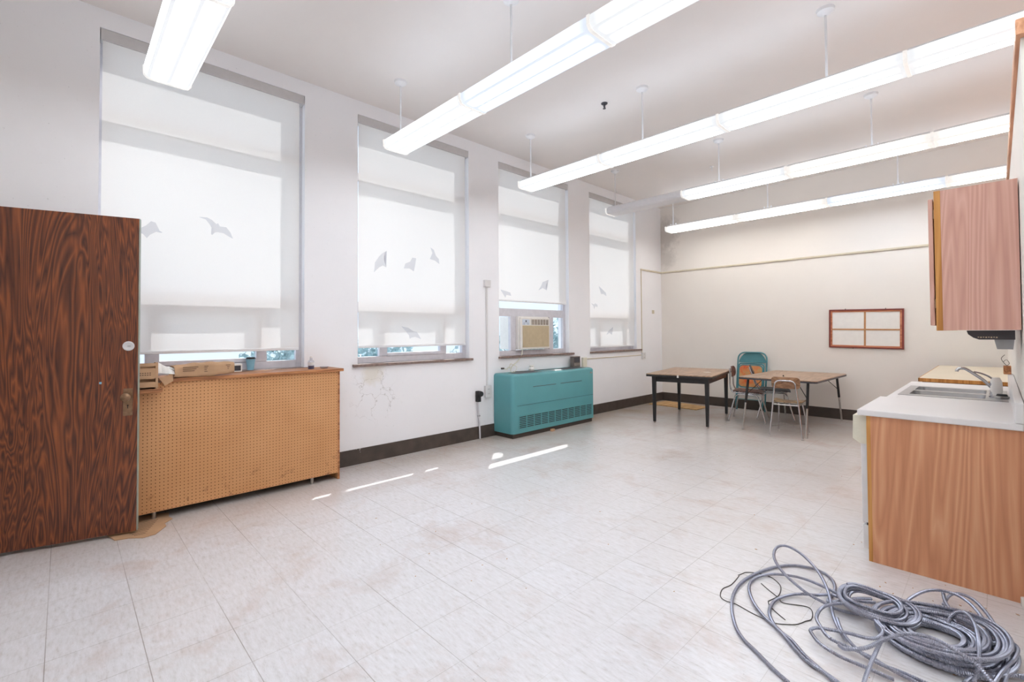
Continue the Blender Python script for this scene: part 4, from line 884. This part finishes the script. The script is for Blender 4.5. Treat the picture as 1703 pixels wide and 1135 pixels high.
MB().tube([(0, 0, .07), (-.02, .01, .10), (-.03, .02, .13), (-.01, .0, .16)], .002, 5, smooth=5).tube([(0, 0, .07), (.015, -.02, .09), (.0, -.02, .12), (-.02, 0, .10)], .0018, 5, smooth=5).build('bent_wire', 'wire', r)

r = thing('wall_cabinet', 'reddish oak laminate wall cabinet hung on the partition', 'cabinet', (-.08, 4.1, 1.375))
loc(MB().box(-.205, PX - .004, 3.487, 4.85, 1.378, 2.150), 'carcass', 'oak_pink', r)
loc(MB().box(-.2325, -.2052, 3.4872, 4.85, 1.376, 2.152, .001), 'face_frame', 'oak_edge', r)
for k in range(2):
    d = loc(MB().box(-.2575, -.2375, 3.495 + k * .68, 4.165 + k * .68, 1.405, 2.112, .003), 'door', 'oak_pink', r)
    for z in (1.50, 2.0): MB().box(-.2377, -.2322, 3.488 + k * .68, 3.493 + k * .68, z, z + .05).build('hinge', 'brass', d)
r = thing('towel_dispenser', 'black paper towel dispenser with a clear grey bin under the wall cabinet', 'dispenser', (-.02, 3.75, 1.372))
loc(MB().prism([(-.118, 1.3755), (-.112, 1.355), (-.092, 1.336), (-.07, 1.326), (.066, 1.326), (.066, 1.3755)], 3.62, 3.90, 'y'), 'housing', 'darkgrey', r)
loc(MB().prism([(-.012, 1.3255), (-.002, 1.273), (.058, 1.273), (.064, 1.3255)], 3.66, 3.86, 'y'), 'bin', 'greyp', r)
mb = MB()
for k in range(8): mb.box(-.075 + k * .010, -.069 + k * .010, 3.6193, 3.62, 1.337 - (k % 2) * .002, 1.341)
loc(mb, 'embossed_mark', 'beige', r)

# ---------------- coil of flexible conduit on the floor ----------------
cr = thing('flexible_conduit', 'tangled coil of grey ribbed metal conduit on the floor at lower right', 'conduit', (-.3, 2.7, 0))
RB = .0080
def ribbed(path, name, r0=RB):
    # path: dense smooth list of Vectors -> rings every ~3.2 mm alternating between rib and groove
    mb = MB(); L = [0]
    for a, b in zip(path, path[1:]): L.append(L[-1] + (b - a).length)
    n = int(L[-1] / .0036); out = []; j = 0
    for i in range(n + 1):
        s = L[-1] * i / n
        while j < len(L) - 2 and L[j + 1] < s: j += 1
        t = (s - L[j]) / max(1e-9, L[j + 1] - L[j]); out.append(path[j].lerp(path[j + 1], min(1, t)))
    mb.tube(out, r0, 8, radii=[r0 if k % 2 else r0 * .78 for k in range(len(out))])
    o = mb.build(name, 'conduit', cr, smooth=False); o.location = -Vector(cr.location); return o
LIFT = {'A': (.0, .0), 'B': (.0, .08), 'C': (0, .0), 'Dd': (.0, .0), 'E': (0, 0), 'F': (0, .06), 'G': (.0, .10), 'H': (.05, .05), 'I': (.02, .08), 'J': (.05, .02), 'K': (.02, .10), 'L': (.05, .06), 'M': (.10, .17), 'N': (.03, .0), 'O': (.05, 0), 'P': (0, .03)}
def z_along(key, t):
    if key == 'B': return .012 + .07 * math.sin(math.pi * t) ** 2
    if key == 'M': return .06 + .10 * math.sin(math.pi * min(1, t * 1.15))
    if key == 'G': return .012 + .10 * t
    if key == 'K': return .02 + .10 * math.sin(math.pi * t)
    if key == 'H': return .03 + .05 * math.sin(math.pi * t)
    if key == 'I': return .012 + .07 * math.sin(math.pi * t)
    if key == 'J': return .055 - .02 * t
    if key == 'L': return .03 + .04 * math.sin(math.pi * t)
    if key == 'A': return .009 + .03 * max(0, t - .7) / .3
    if key in ('C', 'Dd'): return .012 + .035 * max(0, t - .6) / .4
    if key == 'E': return .014 + .05 * t
    if key == 'F': return .013 + .05 * t
    if key == 'N': return .03 * (1 - t) + .013
    return .02
for key, pts in HOSE.items():
    if key == 'wire': continue
    n = len(pts); P = [Vector((x, y, max(.0088, z_along(key, i / (n - 1))))) for i, (x, y) in enumerate(pts)]
    ribbed(catmull(P, 8), 'loose_loop')
random.seed(11)
def coil(cx, cy, R0, R1, turns, z0, tilt, name, ecc=1.0, rot=0.0, start=0):
    """windings laid side by side outwards and back inwards, layer on layer, each layer slipped a little"""
    P = []; n = int(turns * 44); per = (R1 - R0) / .0172; ph = random.random() * 6
    for i in range(n + 1):
        t = i / 44.0; a = 2 * math.pi * t + ph; q = (t + start * per) / per; L = int(q); f = q - L
        u = f if L % 2 == 0 else 1 - f
        R = R0 + (R1 - R0) * u; R *= 1 + .03 * math.sin(2 * a + 1.0) + .02 * math.sin(3 * a + L)
        R += .006 * math.sin(.37 * a)
        x, y = R * math.cos(a) * ecc, R * math.sin(a); c, s_ = math.cos(rot), math.sin(rot)
        X_, Y_ = x * c - y * s_ + cx + .014 * math.sin(2.1 * (L + f)), x * s_ + y * c + cy + .014 * math.cos(1.7 * (L + f))
        z = z0 + .0170 * (L + max(0, (f - .85) / .15)) + tilt * (X_ - cx) + .005 * math.sin(3 * a + 1)
        P.append(Vector((X_, Y_, max(.0088, z))))
    ribbed(P, name)
coil(-.205, 2.795, .085, .250, 24, .010, .03, 'coil_winding', .93, .2)
coil(-.215, 2.775, .150, .235, 6, .062, .10, 'coil_winding', .95, .5)
coil(-.435, 2.845, .100, .165, 8.5, .045, -.05, 'coil_winding', .98, .3)
r = thing('thin_wire', 'thin dark wire curling on the floor left of the conduit coil', 'wire', (-.9, 2.6, 0))
for w in HOSE['wire']:
    o = MB().tube([(x, y, .003) for x, y in w], .0022, 5, smooth=6).build('strand', 'wire', r, smooth=True); o.location = -Vector(r.location)
tag(MB().tube([(0, 0, .008), (.0, .0, .05)], .012, 10).build('pipe_stub', 'ac_white', smooth=True), 'short white pipe stub by the bottom corner of the oak cabinet', 'pipe').location = (.068, 3.44, 0)

# dust, chips and small debris on the floor
random.seed(5)
mb = MB()
for k in range(170):
    if k < 70: x, y = random.gauss(.0, .25), random.gauss(3.1, .35)
    elif k < 120: x, y = -4.66 + abs(random.gauss(0, .12)), random.uniform(1.95, 4.1)
    else: x, y = random.uniform(-3.6, .3), random.uniform(1.4, 5.5)
    if x > PX - .02 or y > 3.45 and x > -.62: continue
    s_ = random.uniform(.003, .008); a = random.random() * 3.14; c, s = math.cos(a) * s_, math.sin(a) * s_
    mb.prism([(x - c, y - s), (x + s * .6, y - c * .6), (x + c, y + s), (x - s * .5, y + c * .5)], .0005, .0025)
tag(mb.build('floor_debris', 'card'), 'fine brown grit and paint chips scattered on the floor', 'debris', None, 'stuff')

# ---------------- outside ----------------
struct('ground', MB().box(-40, XO - .3, -20, 30, -1.3, -1.2), 'grass')
# leafy shrubs stand a few metres beyond the glass
def shrub(loc_, s_, label, seed):
    random.seed(seed); r = thing('shrub', label, 'shrub', loc_)
    MB().cyl((0, 0, 0), (0, 0, .9 * s_), .05 * s_, .02 * s_, 8).build('stem', 'bark', r)
    mb = MB()
    for k in range(2600):
        v = Vector((random.gauss(0, 1), random.gauss(0, 1), random.gauss(0, 1))); v.normalize(); v *= random.uniform(.55, 1.0) * .9 * s_; v.x *= .58; v.y *= .58; v.z = v.z * .8 + .85 * s_
        a, b = Vector((random.gauss(0, 1), random.gauss(0, 1), random.gauss(0, 1))).normalized() * .045 * s_, Vector((random.gauss(0, 1), random.gauss(0, 1), random.gauss(0, 1))).normalized() * .028 * s_
        vs = [mb.bm.verts.new(v + q) for q in (a, b, -a, -b)]; mb.bm.faces.new(vs)
    mb.build('foliage', 'leaf', r)
shrub((-8.2, 2.7, -1.2), 1.72, 'leafy shrub outside seen under the first shade', 1)
shrub((-8.6, 4.6, -1.2), 1.72, 'leafy shrub outside seen under the second shade', 2)
shrub((-8.4, 9.7, -1.2), 1.9, 'leafy shrub outside beyond the air conditioner', 3)
shrub((-8.6, 7.3, -1.2), 1.74, 'leafy shrub outside at the left side of the air conditioner window', 4)
